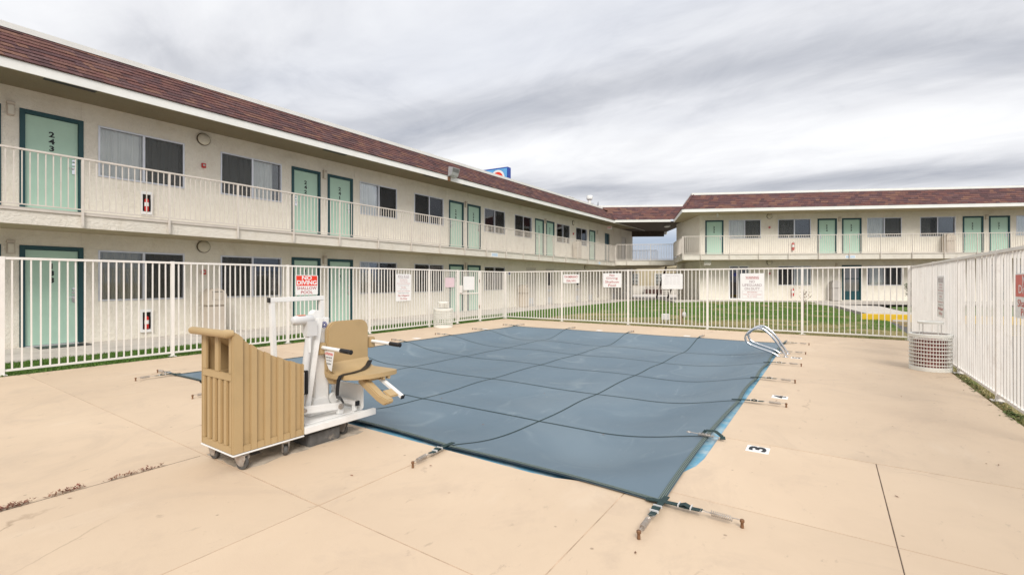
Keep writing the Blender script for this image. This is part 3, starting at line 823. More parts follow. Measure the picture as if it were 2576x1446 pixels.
def extinguisher(label, group, loc, rot, cabinet=True):
    t = thing('fire_extinguisher', label, 'fire extinguisher', loc, rot, group)
    if cabinet:
        f = MB()
        for a, b, c, d in ((-.13, -.085, 0, .56), (.085, .13, 0, .56), (-.085, .085, 0, .07), (-.085, .085, .49, .56)): f.box(0, a, c, .05, b, d)
        f.build('cabinet_frame', M['signwhite'], t, bevel=.004)
        MB().box(-.0, -.085, .07, .006, .085, .49).build('cabinet_back', M['dark'], t)
        x, z = .03, .08; r = .045
    else: x, z, r = .08, .0, .065
    h = .27 if cabinet else .42
    b = MB().lathe([(r * .9, z), (r, z + .01), (r, z + h), (r * .7, z + h + .03), (r * .3, z + h + .045)], 14, (x, 0, 0)).build('cylinder', M['redplastic'], t, smooth=True)
    MB().lathe([(r + .001, z + h * .45), (r + .001, z + h * .8)], 14, (x, 0, 0)).build('paper_label', M['signwhite'], b, smooth=True)
    v = MB(); v.box(x - .012, -.012, z + h + .045, x + .012, .012, z + h + .085); v.bar((x, -.02, z + h + .09), (x, .06, z + h + .10), .015, .012)
    v.tube([(x, .03, z + h + .06), (x, .075, z + h + .02), (x, .075, z + .05)], .008, 6)
    v.build('valve', M['black'], t)
def domed_bin(label, loc, rot, mat, group=None, w=.46, h=1.2, flap=True):
    t = thing('domed_litter_bin', label, 'litter bin', loc, rot, group)
    d = .40; r = w / 2
    fn = lambda a, b, c: (c, a, b)
    MB().prism([(-r, 0), (r, 0), (r, h * .62), (-r, h * .62)], 0, d, fn).build('body', M[mat], t, bevel=.03, smooth=True)
    arch = [(-r - .012, h * .62), (r + .012, h * .62)] + [((r + .012) * math.cos(a), h - r - .0 + (r) * math.sin(a)) for a in [math.pi * k / 14 for k in range(15)]]
    MB().prism(arch, -.006, d + .012, fn).build('hood', M[mat], t, bevel=.02, smooth=True)
    if flap:
        MB().box(d + .0125, -.12, h - .30, d + .022, .12, h - .10).build('flap', M[mat], t, bevel=.005)
        MB().box(d + .0122, -.125, h - .095, d + .018, .125, h - .085).build('flap_slot', M['black'], t)

# ------------------------------------------------------------------ the long wing on the left
WL = thing('motel_wing', 'long two-storey cream motel wing running alongside the pool, doors 236 to 243', 'building', (LW[0], LW[1], 0))
MOD = 7.32; m0 = 8.28 - MOD
S0, S1 = -8.0, 39.0
SOF1, SLT, FL2 = 2.48, 2.80, 2.86
RISE = .0058
def sof(s): return 5.40 + RISE * (s - 2)
up, lo, specs = [], [], []
num_up = {(-1): ('246', '245'), 0: ('244', '243'), 1: ('242', '241'), 2: ('240', '239'), 3: ('238', '237'), 4: ('236', None)}
num_lo = {(-1): ('136', '135'), 0: ('134', '133'), 1: ('132', '131'), 2: ('130', '129')}
for k in range(-1, 5):
    b = m0 + MOD * k
    for i, (o, hd) in enumerate(((0, 'L'), (1.27, 'R'))):
        n = num_up[k][i]; o += .11 if k <= 0 else 0
        if n: specs.append(('door', b + o, 2.87, n, hd))
        if k in num_lo: specs.append(('door', b + o, .03, num_lo[k][i], hd))
    for j, (o, cl) in enumerate(((2.57, 'L'), (5.23, 'R'))):
        if k == 4: continue
        o += (.075, .03)[j] if k <= 0 else 0
        specs.append(('win', b + o, 3.80, cl, k * 4 + j * 2 + 20))
        if k <= 1 or (k == 2 and j == 0): specs.append(('win', b + o, .94, cl, k * 4 + j * 2 + 21))
specs += [('beige', 22.0, .03, None, 'R'), ('beigewin', 24.15, .03, None, 'R'), ('beigewin', 28.0, .03, None, 'L'), ('beige', 30.0, .03, None, 'R'),
          ('beige', 34.2, .03, None, 'R'), ('teal', 33.0, 2.87, None, 'R'), ('beige', 36.4, 2.87, None, 'R')]
ops = []
for sp in specs:
    if sp[0] == 'win': ops.append((sp[1], sp[1] + 1.74, sp[2], sp[2] + 1.17))
    else: ops.append((sp[1], sp[1] + 1.01, sp[2], sp[2] + 2.12))
mb = MB(); wall_mesh(mb, S0, S1, 0, 5.75, ops)
for zz in (0, ): pass
mb.quad((0, S0, 0), (0, S0, 5.75), (-8, S0, 5.75), (-8, S0, 0)); mb.quad((0, S1, 0), (-8, S1, 0), (-8, S1, 5.75), (0, S1, 5.75))
mb.quad((-8, S0, 0), (-8, S0, 6.3), (-8, S1, 6.3), (-8, S1, 0))
mb.build('wall', M['stucco'], WL, fixn=False)
mb = MB()
mb.quad((-1.3, S0, 0), (-1.3, S1, 0), (-1.3, S1, 5.7), (-1.3, S0, 5.7)); mb.quad((-.15, S0, 2.6), (-.15, S1, 2.6), (-1.3, S1, 2.6), (-1.3, S0, 2.6))
mb.quad((-.15, S0, .01), (-.15, S1, .01), (-1.3, S1, .01), (-1.3, S0, .01)); mb.quad((-.15, S0, 5.6), (-.15, S1, 5.6), (-1.3, S1, 5.6), (-1.3, S0, 5.6))
for sp in specs:
    for q in (sp[1] - .2, sp[1] + 1.95):
        if sp[0] == 'win': mb.quad((-.16, q, sp[2] - .9), (-1.3, q, sp[2] - .9), (-1.3, q, sp[2] + 1.6), (-.16, q, sp[2] + 1.6))
mb.build('room_interior', M['dark'], WL, fixn=False)
cur_choice = [(0, 1), (0, 1), (0, .97), (.03, 1), (0, 1)]
for i, sp in enumerate(specs):
    k, s, z, a, b = sp
    if k == 'door': make_door('d', WL, s, z, 1.01, 2.12, a, b)
    elif k == 'win':
        upf = z > 2
        c = (0, 1) if a == 'L' else ((0, .87) if upf else (0, .50))
        if upf and s > 26: c = (0, .86)
        if not upf and s > 8: c = (.0, .30) if a == 'L' else (.0, .42)
        make_window(WL, s, s + 1.74, z, z + 1.17, a, c, 'curtain' if upf else 'curtain2', True, b)
    elif k == 'beige':
        d = make_door('d', WL, s, z, 1.01, 2.12, None, b, 'beige')
        if z < 1: MB().box(-.029, s + .25, z + .08, -.018, s + .76, z + .42).build('louvre', M['liftgrey'], d)
    elif k == 'beigewin':
        d = make_door('d', WL, s, z, 1.01, 2.12, None, b, 'beige')
        MB().box(-.029, s + .30, z + 1.12, -.022, s + .71, z + 1.86).build('pane', M['black'], d)
        MB().box(-.029, s + .25, z + .08, -.018, s + .76, z + .42).build('louvre', M['liftgrey'], d)
        MB().box(-.029, s + .25, z + .75, -.018, s + .76, z + .88).build('letter_plate', M['liftgrey'], d)
    elif k == 'teal': make_door('d', WL, s, z, .75, 2.12, None, b, 'teal')
# a tall louvred grille by the stairs, slat by slat
g = MB().box(.0, 31.45, .25, .02, 32.05, 2.05).build('vent_grille', M['beigedoor'], WL)
slat = MB().box(0, 0, 0, .03, .50, .055).mesh('slat', M['beigedoor'])
for k in range(18): link('slat', slat, g, (.0215, 31.5, .30 + k * .097))
# expansion joints: thin recessed-looking metal beads standing proud of the stucco
bead = MB()
for k in range(-1, 5):
    for o in (-.02, 2.35):
        q = m0 + MOD * k + o
        for z0, z1 in ((2.2, 2.478), (5.05, 5.38)): bead.box(0, q - .004, z0, .004, q + .004, z1)
bead.build('joint_bead', M['edge'], WL)
# balcony
TB = 1.26
mb = MB(); mb.box(.002, S0, SOF1, TB, S1 - .3, SLT - .06)
bal = mb.build('balcony_slab', M['edge'], WL)
MB().box(.002, S0, SLT - .06, TB + .028, S1 - .3, SLT).build('edge_cap', M['rail'], bal)
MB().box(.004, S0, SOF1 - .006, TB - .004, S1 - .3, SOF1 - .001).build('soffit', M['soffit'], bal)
posts = [3.02 + 1.515 * k for k in range(-3, 20)]
railing(WL, [(TB + .05, s) for s in posts if s < 31.9], 2.85, 3.885, 2.50)
# roof: flat deck, soffit, fascia, mansard slope of shingles, white cap
ES, TS = 32.4, 31.0                  # eave end, top end (the valley with the covered bridge)
EV, TV, ZT = 1.20, .62, 6.335
def rz(z, s): return z + RISE * (s - 2)
mb = MB()
mb.quad((0, S0, sof(S0)), (EV - .02, S0, sof(S0)), (EV - .02, S1, sof(S1)), (0, S1, sof(S1)))
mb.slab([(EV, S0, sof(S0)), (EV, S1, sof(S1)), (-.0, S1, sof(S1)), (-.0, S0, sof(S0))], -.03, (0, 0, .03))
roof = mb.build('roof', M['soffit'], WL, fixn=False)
fa = MB()
fa.add([(EV, S0, rz(5.37, S0)), (EV + .035, S0, rz(5.37, S0)), (EV + .035, S0, rz(5.565, S0)), (EV, S0, rz(5.565, S0)),
        (EV, 38.5, rz(5.37, 38.5)), (EV + .035, 38.5, rz(5.37, 38.5)), (EV + .035, 38.5, rz(5.565, 38.5)), (EV, 38.5, rz(5.565, 38.5))],
       [(0, 1, 2, 3), (7, 6, 5, 4), (0, 4, 5, 1), (1, 5, 6, 2), (2, 6, 7, 3), (3, 7, 4, 0)])
fa.build('fascia', M['white'], roof)
un = MB(); un.quad((EV + .05, S0, rz(5.555, S0)), (EV + .05, ES, rz(5.555, ES)), (TV, TS, rz(ZT, TS)), (TV, S0, rz(ZT, S0)))
un.quad((TV, S0, rz(ZT, S0)), (TV, S1, rz(ZT, S1)), (-8, S1, rz(ZT, S1)), (-8, S0, rz(ZT, S0)))
un.build('roof_deck', SH[7], roof, fixn=False)
st = MB()
shingle_face(st, roof, (EV + .055, S0, rz(5.56, S0)), (EV + .055, ES, rz(5.56, ES)), (TV, S0, rz(ZT, S0)), (TV, TS, rz(ZT, TS)), 9, 300, (EV, 3.0, 5.9))
tag(st.build('shingle', SH, roof, fixn=False), kind='stuff')
cp = MB()
def capbar(a, b):
    cp.add([(TV + .05, a, rz(ZT - .015, a)), (TV + .06, a, rz(ZT + .095, a)), (TV - .12, a, rz(ZT + .115, a)), (TV - .12, a, rz(ZT - .02, a)),
            (TV + .05, b, rz(ZT - .015, b)), (TV + .06, b, rz(ZT + .095, b)), (TV - .12, b, rz(ZT + .115, b)), (TV - .12, b, rz(ZT - .02, b))],
           [(0, 1, 2, 3), (7, 6, 5, 4), (0, 4, 5, 1), (1, 5, 6, 2), (2, 6, 7, 3), (3, 7, 4, 0)])
q = S0
while q < TS:
    capbar(q + .002, min(q + 3.05, TS)); q += 3.05
cp.build('parapet_cap', M['white'], roof)
for s in (2.9, 9.1, 13.4, 15.7, 19.8, 24.2, 28.4):
    MB().box(.98, s - .40, sof(s) - .012, 1.12, s + .40, sof(s) - .004).build('soffit_vent', M['black'], roof)

# fixtures on the long wing
def lwp(t, s, z): return (LW[0] + t, LW[1] + s, z)
for k in range(0, 5):
    b = m0 + MOD * k + (.11 if k == 0 else 0)
    pr = num_up[k]
    if pr[1]: wing_lamp_box('box_wall_lamp', 'boxy beige wall lamp between doors %s and %s' % pr, 'box lamps between doors', lwp(0, b + 1.14, 4.93), 0)
    if k in num_lo: wing_lamp_box('box_wall_lamp', 'boxy beige ground floor wall lamp between doors %s and %s' % num_lo[k], 'box lamps between doors', lwp(0, b + 1.14, 2.10), 0)
wing_lamp_box('box_wall_lamp', 'boxy beige wall lamp just past door 236', 'box lamps between doors', lwp(0, 31.55, 4.93), 0)
round_lamp('round cream lamp above the upper alarm between two windows after door 243', 'round lamps', lwp(0, 5.79, 5.19), 0)
round_lamp('round cream ground floor lamp between two windows after door 133', 'round lamps', lwp(0, 5.79, 2.32), 0)
round_lamp('round cream lamp on the upper wall between the two windows after door 237', 'round lamps', lwp(0, 27.75, 5.21), 0)
round_lamp('round cream ground floor lamp over the beige service doors', 'round lamps', lwp(0, 29.6, 2.33), 0)
alarm('red fire alarm under the upper round lamp after door 243', 'fire alarms', lwp(0, 5.79, 4.49), 0)
alarm('red fire alarm on the ground floor wall after door 133', 'fire alarms', lwp(0, 5.79, 1.64), 0)
alarm('red fire alarm on the upper wall between windows near door 236', 'fire alarms', lwp(0, 27.75, 4.50), 0)
extinguisher('red fire extinguisher in white cabinet under the upper window beside door 243', 'cabinet extinguishers', lwp(0, 4.52, 3.03), 0)
extinguisher('red fire extinguisher in white cabinet under the ground floor window beside door 133', 'cabinet extinguishers', lwp(0, 4.52, .15), 0)
domed_bin('beige domed litter bin below the alarm on the walk after door 133', lwp(.10, 5.92, .012), 0, 'binbeige')
domed_bin('beige domed litter bin on the walk beside the first beige service door', lwp(.10, 21.3, .012), 0, 'binbeige')
domed_bin('beige domed litter bin up on the balcony near door 236', lwp(.10, 27.75, 2.802), 0, 'binbeige')
MB_mat = tag(MB().box(-.23, -.42, 0, .23, .42, .012).build('door_mat', M['black'], None, loc=(LW[0] + .35, 2.95, .012)), 'black rubber door mat in front of door 133', 'door mat')
for s, lab in ((17.3, 'small pale notice plate on the balcony edge below door 239'), (29.0, 'small pale notice plate on the balcony edge close to the covered bridge')):
    t = thing('notice_plate', lab, 'notice', lwp(TB + .001, s, 2.60), 0)
    MB().box(0, -.26, -.09, .006, .26, .09).build('plate', M['signwhite'], t)
    for j in range(3): MB().box(.007, -.22, .045 - j * .045 - .008, .0075, .22, .045 - j * .045 + .008).build('lettering', M['signlight'], t)
t = thing('notice_plate', 'small white and blue notice plate on the ground floor wall past door 129', 'notice', lwp(0, 20.3, 1.78), 0)
MB().box(0, -.15, -.10, .006, .15, .10).build('plate', M['signwhite'], t); MB().box(.007, -.12, -.02, .0075, .12, .07).build('lettering', M['navy'], t)
# floodlight on the fascia
t = thing('floodlight', 'weathered metal floodlight clamped to the white fascia of the long roof', 'floodlight', lwp(EV + .04, 14.2, 5.42), 0)
MB().box(0, -.07, -.02, .06, .05, .16).build('bracket', M['rust'], t, bevel=.006)
hd = MB(); hd.prism([(-.02, .16), (.16, .20), (.26, .50), (.02, .56)], -.22, .22, lambda a, b, c: (a + .04, c + .13, b)); hd = hd.build('housing', M['flue'], t, bevel=.012)
MB().add([(.04 + .17, -.06, .24), (.04 + .17, .32, .24), (.04 + .255, .32, .47), (.04 + .255, -.06, .47)], [(0, 1, 2, 3)]).build('lens', M['screen'], hd, fixn=False)
# exit sign hung from the soffit
t = thing('exit_sign', 'red exit sign hung under the long roof near the covered bridge', 'exit sign', lwp(.62, 32.4, 5.18), R(-62))
MB().box(-.03, -.17, 0, .03, .17, .24).build('housing', M['signwhite'], t, bevel=.006)
MB().box(-.012, -.012, .24, .012, .012, .42).build('stem', M['steel'], t)
put_text('lettering', 'EXIT', t, M['signred'], .0325, 0, .12, w=.28, h=.14, bold=.03)
# roof furniture
def rp(t, s, z): return (LW[0] + t, s, z)
t = thing('roof_flue', 'white capped flue pipe standing on the flat roof near the valley', 'flue', rp(-2.0, 34.65, rz(ZT, 34.6)), 0)
MB().lathe([(.13, -.02), (.13, 1.40), (.14, 1.41)], 16).build('pipe', M['white'], t, smooth=True)
MB().lathe([(.17, 1.38), (.235, 1.42), (.24, 1.44), (.24, 1.68), (.21, 1.72)], 18).build('cowl', M['white'], t, smooth=True)
t = thing('roof_vent', 'low pale box vent on the flat roof', 'roof vent', rp(-1.6, 29.9, rz(ZT, 29.9)), 0)
MB().box(-.35, -.35, -.02, .35, .35, .82).build('box', M['white'], t, bevel=.02)
MB().box(-.40, -.40, .821, .40, .40, .88).build('lid', M['white'], t, bevel=.01)
t = thing('roof_vent', 'small pale vent hood on the flat roof below the aerial', 'roof vent', rp(-1.6, 32.0, rz(ZT, 32.0)), 0)
MB().box(-.2, -.2, -.02, .2, .2, .72).build('box', M['white'], t, bevel=.02)
MB().box(-.25, -.25, .721, .25, .25, .76).build('lid', M['white'], t, bevel=.01)
t = thing('television_aerial', 'thin metal television aerial on the flat roof', 'aerial', rp(-2.6, 34.0, rz(ZT, 34.0)), 0)
MB().tube([(0, 0, -.02), (0, 0, 1.4)], .018, 6).build('mast', M['steel'], t)
MB().tube([(-.7, -.8, 1.25), (.8, .95, 1.1)], .014, 6).build('boom', M['steel'], t)
for k in range(8):
    f = k / 7; cx_, cy_, cz_ = -.7 + 1.5 * f, -.8 + 1.75 * f, 1.25 - .15 * f; l = .5 - .3 * f
    MB().tube([(cx_ - l * .76, cy_ + l * .65, cz_ + l * .5 * (1 if k % 2 else -.3)), (cx_ + l * .76, cy_ - l * .65, cz_ - l * .1)], .008, 5).build('rod', M['steel'], t)
for s, lab in ((32.0, 'grey dish at the end of the long roof beside the flue'),):
    t = thing('satellite_dish', lab, 'dish', rp(-1.5, 34.9, rz(ZT, 34.9)), R(30))
    MB().tube([(0, 0, -.02), (0, 0, .95)], .025, 8).build('mast', M['steel'], t)
    MB().lathe([(.02, 0), (.18, .02), (.30, .07), (.31, .075), (.18, .03), (.02, .01)], 20, (.05, 0, .95), 'x').build('reflector', M['flue'], t, smooth=True)

# ------------------------------------------------------------------ the angled wing
DZ = .22
WR = thing('motel_wing', 'two-storey cream motel wing beyond the lawn, doors 231 to 235', 'building', (RWx, RWy, 0), RW_ROT)
def sk(s): return s * K
specs = []
nums = {0: (None, '235'), 1: ('234', '233'), 2: ('232', '231'), 3: ('230', '229')}
HD, HW, WW, DW = 2.12, 1.17, 1.74 * K, 1.01 * K
for k in range(4):
    b = 7.32 * k
    for i, (o, hd) in enumerate(((0, 'L'), (1.27, 'R'))):
        if nums[k][i]: specs.append(('door', sk(b + o), 2.87 + DZ, nums[k][i], hd))
    for j, (o, cl) in enumerate(((2.57, 'L'), (5.23, 'R'))):
        if k == 3: continue
        specs.append(('win', sk(b + o), 3.82 + DZ, cl, k * 2 + j + 60))
        if not (k == 0 and j == 0): specs.append(('win', sk(b + o), .93 + DZ, cl, k * 2 + j + 70))
specs += [('slider', sk(2.57), .03 + DZ, None, None), ('glassdoor', sk(8.59), .03 + DZ, None, None), ('glassdoor', sk(15.9), .03 + DZ, None, None)]
RS0, RS1 = 1.04, 25.0
ops = []
for sp in specs:
    if sp[0] == 'win': ops.append((sp[1], sp[1] + WW, sp[2], sp[2] + HW))
    elif sp[0] == 'slider': ops.append((sp[1], sp[1] + 1.2, sp[2], sp[2] + 2.12))
    else: ops.append((sp[1], sp[1] + DW, sp[2], sp[2] + 2.12))
BT, BS = -5.2, .72                     # back corner of the end wall
mb = MB(); wall_mesh(mb, RS0, RS1, -.1, 5.8, ops)
mb.quad((0, RS0, -.1), (0, RS0, 5.8), (BT, BS, 5.8), (BT, BS, -.1)); mb.quad((BT, BS, -.1), (BT, BS, 5.8), (BT, RS1, 5.8), (BT, RS1, -.1))
mb.quad((0, RS1, -.1), (BT, RS1, -.1), (BT, RS1, 5.8), (0, RS1, 5.8))
mb.build('wall', M['stucco'], WR, fixn=False)
mb = MB(); a, b = RS0 + .2, RS1 - .2
for z in (.23, 2.75, 5.7): mb.quad((-.15, a, z), (-.15, b, z), (-1.3, b, z), (-1.3, a, z))
mb.quad((-1.3, a, .2), (-1.3, b, .2), (-1.3, b, 5.7), (-1.3, a, 5.7)); mb.build('room_interior', M['dark'], WR, fixn=False)
for sp in specs:
    k, s, z, a, b = sp
    if k == 'door': make_door('d', WR, s, z, DW, HD, a, b)
    elif k == 'win':
        upf = z > 2
        c = (0, .98) if a == 'L' else ((0, .55) if upf else (.0, 1))
        if upf and s > 12: c = (0, .33)
        if not upf: c = (.45, 1) if s < 8 else (.1, .6)
        make_window(WR, s, s + WW, z, z + HW, a, c, 'curtain', True, b)
    elif k == 'slider':
        f = MB(); w = 1.2
        f.box(-.1, s, z, .015, s + .07, z + 2.12); f.box(-.1, s + w - .07, z, .015, s + w, z + 2.12); f.box(-.1, s + .07, z + 2.05, .014, s + w - .07, z + 2.12); f.box(-.1, s + .07, z, .014, s + w - .07, z + .08)
        f.box(-.06, s + w / 2 - .03, z + .08, -.01, s + w / 2 + .03, z + 2.05)
        f = f.build('glazed_door', M['signwhite'], WR)
        for q in ((s + .07, s + w / 2 - .03), (s + w / 2 + .03, s + w - .07)): MB().box(-.04, q[0], z + .08, -.034, q[1], z + 2.05).build('pane', M['glass'], f)
        MB().box(-.030, s + .28, z + 1.45, -.028, s + .50, z + 1.66).build('lettering', M['navy'], f)
    else:
        f = MB(); w = DW
        f.box(-.1, s, z, .02, s + .09, z + 2.12); f.box(-.1, s + w - .09, z, .02, s + w, z + 2.12); f.box(-.1, s + .09, z + 2.03, .019, s + w - .09, z + 2.12)
        f.box(-.06, s + .09, z + .02, -.02, s + w - .09, z + .55); f.box(-.06, s + .09, z + 1.28, -.02, s + w - .09, z + 1.32)
        f = f.build('glazed_door', M['teal'], WR)
        for q in ((.55, 1.28), (1.32, 2.03)): MB().box(-.045, s + .09, z + q[0], -.04, s + w - .09, z + q[1]).build('pane', M['glass'], f)
        MB().box(-.14, s + .06, z + .5, -.10, s + w - .06, z + 2.05).build('blind', M['bingrey'], f)
# balcony wraps the end of the wing
TBR, SN = 1.46, -.28
FT, FS = -3.55, .24
poly = [(TBR, SN), (TBR, RS1), (.002, RS1), (.002, RS0 - .02), (FT, BS + .07), (FT, FS)]
bal = MB().prism(poly, 2.67, 2.96).build('balcony_slab', M['edge'], WR)
poly2 = [(TBR + .028, SN - .03), (TBR + .028, RS1), (.002, RS1), (.002, RS0 - .02), (FT, BS + .07), (FT, FS - .03)]
MB().prism(poly2, 2.961, 3.02).build('edge_cap', M['rail'], bal)
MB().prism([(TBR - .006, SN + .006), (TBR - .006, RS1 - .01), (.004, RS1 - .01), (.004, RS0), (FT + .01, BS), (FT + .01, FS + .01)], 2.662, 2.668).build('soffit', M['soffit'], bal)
psr = [SN] + [2.365 + 1.644 * k for k in range(-1, 14)]
railing(WR, [(TBR + .05, s) for s in psr], 3.07, 4.08, 2.70, .117)
side = [(TBR + .05 + (FT - TBR - .05) * k / 3, SN - .05 + (FS - SN) * k / 3) for k in range(4)]
railing(WR, side, 3.07, 4.08, 2.70, .117)
MB().box(.9, RS0 - .05, 2.38, 1.2, RS0 + .35, 2.66).build('downspout_box', M['edge'], WR)
MB().box(-3.4, .35, -.1, -3.15, .62, 2.66).build('column', M['stucco'], WR)
# roof of the angled wing
ZE, ZTR = 5.55, 6.70
e_n, e_f, e_r = (TBR + .0, SN - .04), (FT, FS - .02), (TBR, RS1)
t_n, t_f = (.78, .42), (FT - .5, .95)
roof = MB().prism([(TBR, SN - .04), (TBR, RS1), (BT, RS1), (FT, BS), (FT, FS - .02)], ZE, ZE + .03).build('roof', M['soffit'], WR)
fa = MB()
fa.bar((TBR + .02, SN - .06, ZE + .085), (TBR + .02, RS1, ZE + .085), .035, .19); fa.bar((TBR + .02, SN - .0595, ZE + .085), (FT, FS - .04, ZE + .085), .035, .189)
fa.build('fascia', M['white'], roof)
zf = ZE + .175
un = MB(); un.quad((TBR + .03, SN - .06, zf), (TBR + .03, RS1, zf), (t_n[0], RS1, ZTR), (t_n[0], t_n[1], ZTR))
un.quad((FT, FS - .05, zf), (TBR + .03, SN - .06, zf), (t_n[0], t_n[1], ZTR), (t_f[0], t_f[1], ZTR))
un.quad((t_n[0], t_n[1], ZTR), (t_n[0], RS1, ZTR), (BT, RS1, ZTR), (t_f[0], t_f[1], ZTR)); un.build('roof_deck', SH[7], roof, fixn=False)
st = MB()
shingle_face(st, roof, (TBR + .04, SN - .06, zf), (TBR + .04, RS1, zf), (t_n[0], t_n[1], ZTR), (t_n[0], RS1, ZTR), 8, 0, None, 1.2)
shingle_face(st, roof, (FT, FS - .06, zf), (TBR + .04, SN - .07, zf), (t_f[0], t_f[1], ZTR), (t_n[0], t_n[1], ZTR), 8, 0, None, 1.2)
hp0, hp1 = Vector((TBR + .05, SN - .07, zf + .02)), Vector((t_n[0], t_n[1], ZTR + .01))
for k in range(9):
    a, b = hp0.lerp(hp1, k / 9), hp0.lerp(hp1, (k + 1.15) / 9 if k < 8 else 1); st.mi = k % 8; st.bar(a, b, .2, .025)
tag(st.build('shingle', SH, roof, fixn=False), kind='stuff')
cp = MB(); q = t_n[1] - .05
while q < RS1:
    cp.box(t_n[0] - .14, q + .001, ZTR - .02, t_n[0] + .045, min(q + 3.05, RS1), ZTR + .105); q += 3.05
cp.bar((t_n[0] - .04, t_n[1] - .001, ZTR + .04), (t_f[0], t_f[1], ZTR + .04), .12, .125)
cp.build('parapet_cap', M['white'], roof)
def rwp(t, s, z): x, y = rw(t, s); return (x, y, z)
round_lamp('round cream lamp on the upper wall between the windows past door 235', 'round lamps', rwp(0, sk(4.77), 5.19 + DZ), RW_ROT)
round_lamp('round cream ground floor lamp past the white glazed door of the far wing', 'round lamps', rwp(0, sk(4.77), 2.34 + DZ), RW_ROT)
alarm('red fire alarm on the upper wall past door 235', 'fire alarms', rwp(0, sk(4.77), 4.5 + DZ), RW_ROT)
alarm('red fire alarm on the ground floor wall past the white glazed door', 'fire alarms', rwp(0, sk(4.77), 1.65 + DZ), RW_ROT)
extinguisher('red fire extinguisher hung on the upper wall under the window before door 234', 'wall extinguishers', rwp(0, sk(6.0), 3.12 + DZ - .05), RW_ROT, False)
extinguisher('red fire extinguisher hung on the ground floor wall behind the bare sapling', 'wall extinguishers', rwp(0, sk(5.98), .26 + DZ), RW_ROT, False)
for k in (1, 2):
    wing_lamp_box('box_wall_lamp', 'boxy beige wall lamp between doors %s and %s' % nums[k], 'box lamps between doors', rwp(0, sk(7.32 * k + 1.14), 4.93 + DZ), RW_ROT)
wing_lamp_box('box_wall_lamp', 'boxy beige lamp on the ground floor wall before the teal glazed door', 'box lamps between doors', rwp(0, sk(8.3), 2.1 + DZ), RW_ROT)
domed_bin('grey domed litter bin on the walk before the teal glazed door', rwp(.12, sk(8.07), .222), RW_ROT, 'bingrey', None, .5, 1.22, False)
domed_bin('beige domed litter bin on the balcony under the window before door 232', rwp(.12, sk(13.75), 3.022), RW_ROT, 'binbeige', None, .46, 1.15)
t = thing('notice_plate', 'small pale notice plate on the balcony edge of the wing beyond the lawn', 'notice', rwp(TBR + .001, sk(8.3), 2.80), RW_ROT)
MB().box(0, -.28, -.085, .006, .28, .085).build('plate', M['signwhite'], t)
for j in range(3): MB().box(.007, -.24, .04 - j * .04 - .008, .0075, .24, .04 - j * .04 + .008).build('lettering', M['signlight'], t)
t = thing('ceiling_lamp', 'small white lamp under the roof corner beside door 235', 'ceiling lamp', rwp(.75, sk(1.75), ZE - .22), RW_ROT)
MB().lathe([(.03, .22), (.05, .2), (.06, .05), (.04, 0)], 10).build('body', M['signwhite'], t, smooth=True)

# ------------------------------------------------------------------ covered bridge between the wings
def cam_pt(X, Y): return Vector(cam2w(X, Y))
PLc, PFc = (7.43, 33.5), (11.5, 33.2)
pL, pF = cam_pt(*PLc), cam_pt(*PFc)
sdir = (pF - pL); LB = sdir.length; sdir.normalize()
LROT = math.atan2(-sdir.x, sdir.y)               # local y -> along the bridge, local x -> towards the court
BR = thing('covered_bridge', 'dark roofed upper walkway joining the two motel wings', 'walkway', (pL.x, pL.y, 0), LROT)
BD = -6.6
slab_b = MB().box(BD, -.4, 2.53, 0, LB + .35, 2.84).build('walkway_slab', M['edge'], BR)
MB().box(BD, -.4, 2.841, .03, LB + .35, 2.90).build('edge_cap', M['rail'], slab_b)
MB().box(BD + .01, -.35, 2.522, -.01, LB + .3, 2.528).build('soffit', M['soffit'], slab_b)
railing(BR, [(.05, s) for s in (0, .75, 2.39, LB)], 2.95, 4.0, 2.56, .112)
railing(BR, [(BD + .05, s) for s in (-.3, 1.3, 2.9, LB + .3)], 2.95, 4.0, 2.56, .112)
ZB = 5.60
M['shadedwood'] = pmat('shade_toned_boards', (.075, .055, .04), .8, .2, 4, .2, 30)  # shade inside the bridge is put into the brown of ceiling and beam
broof = MB().box(BD - .2, -2.4, ZB, 0, LB + 1.2, ZB + .03).build('roof', M['shadedwood'], BR)
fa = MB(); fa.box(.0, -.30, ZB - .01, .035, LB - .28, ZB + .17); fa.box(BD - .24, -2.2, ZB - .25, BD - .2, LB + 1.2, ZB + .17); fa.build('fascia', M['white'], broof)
MB().box(BD - .19, -2.2, ZB - .42, BD - .02, LB + .9, ZB - .002).build('beam', M['shadedwood'], broof)
un = MB(); un.quad((.04, -.35, ZB + .165), (.04, LB + .3, ZB + .165), (-.75, LB + 1.3, 6.80), (-.75, -1.5, 6.80)); un.quad((-.75, -1.5, 6.80), (-.75, LB + 1.3, 6.80), (BD, LB + 1.3, 6.80), (BD, -1.5, 6.80))
un.build('roof_deck', SH[7], broof, fixn=False)
st = MB(); shingle_face(st, broof, (.05, -.40, ZB + .165), (.05, LB - .1, ZB + .165), (-.75, -1.45, 6.80), (-.75, LB + 1.3, 6.80), 8, 0, None, 1.3)
tag(st.build('shingle', SH, broof, fixn=False), kind='stuff')
cp = MB(); cp.box(-.86, -1.45, 6.78, -.70, LB + .9, 6.905); cp.build('parapet_cap', M['white'], broof)
def brp(t, s, z): c, sn = math.cos(LROT), math.sin(LROT); return (pL.x + t * c - s * sn, pL.y + t * sn + s * c, z)
t = thing('floodlight', 'white floodlight hung under the far eave of the covered bridge', 'floodlight', brp(BD + .25, 1.85, ZB - .30), LROT)
MB().tube([(0, 0, .302), (0, 0, .1)], .03, 8).build('stem', M['steel'], t)
MB().prism([(-.12, -.18), (.16, -.10), (.12, .12), (-.10, .10)], -.25, .25, lambda a, b, c: (a, c, b)).build('housing', M['signwhite'], t, bevel=.01)
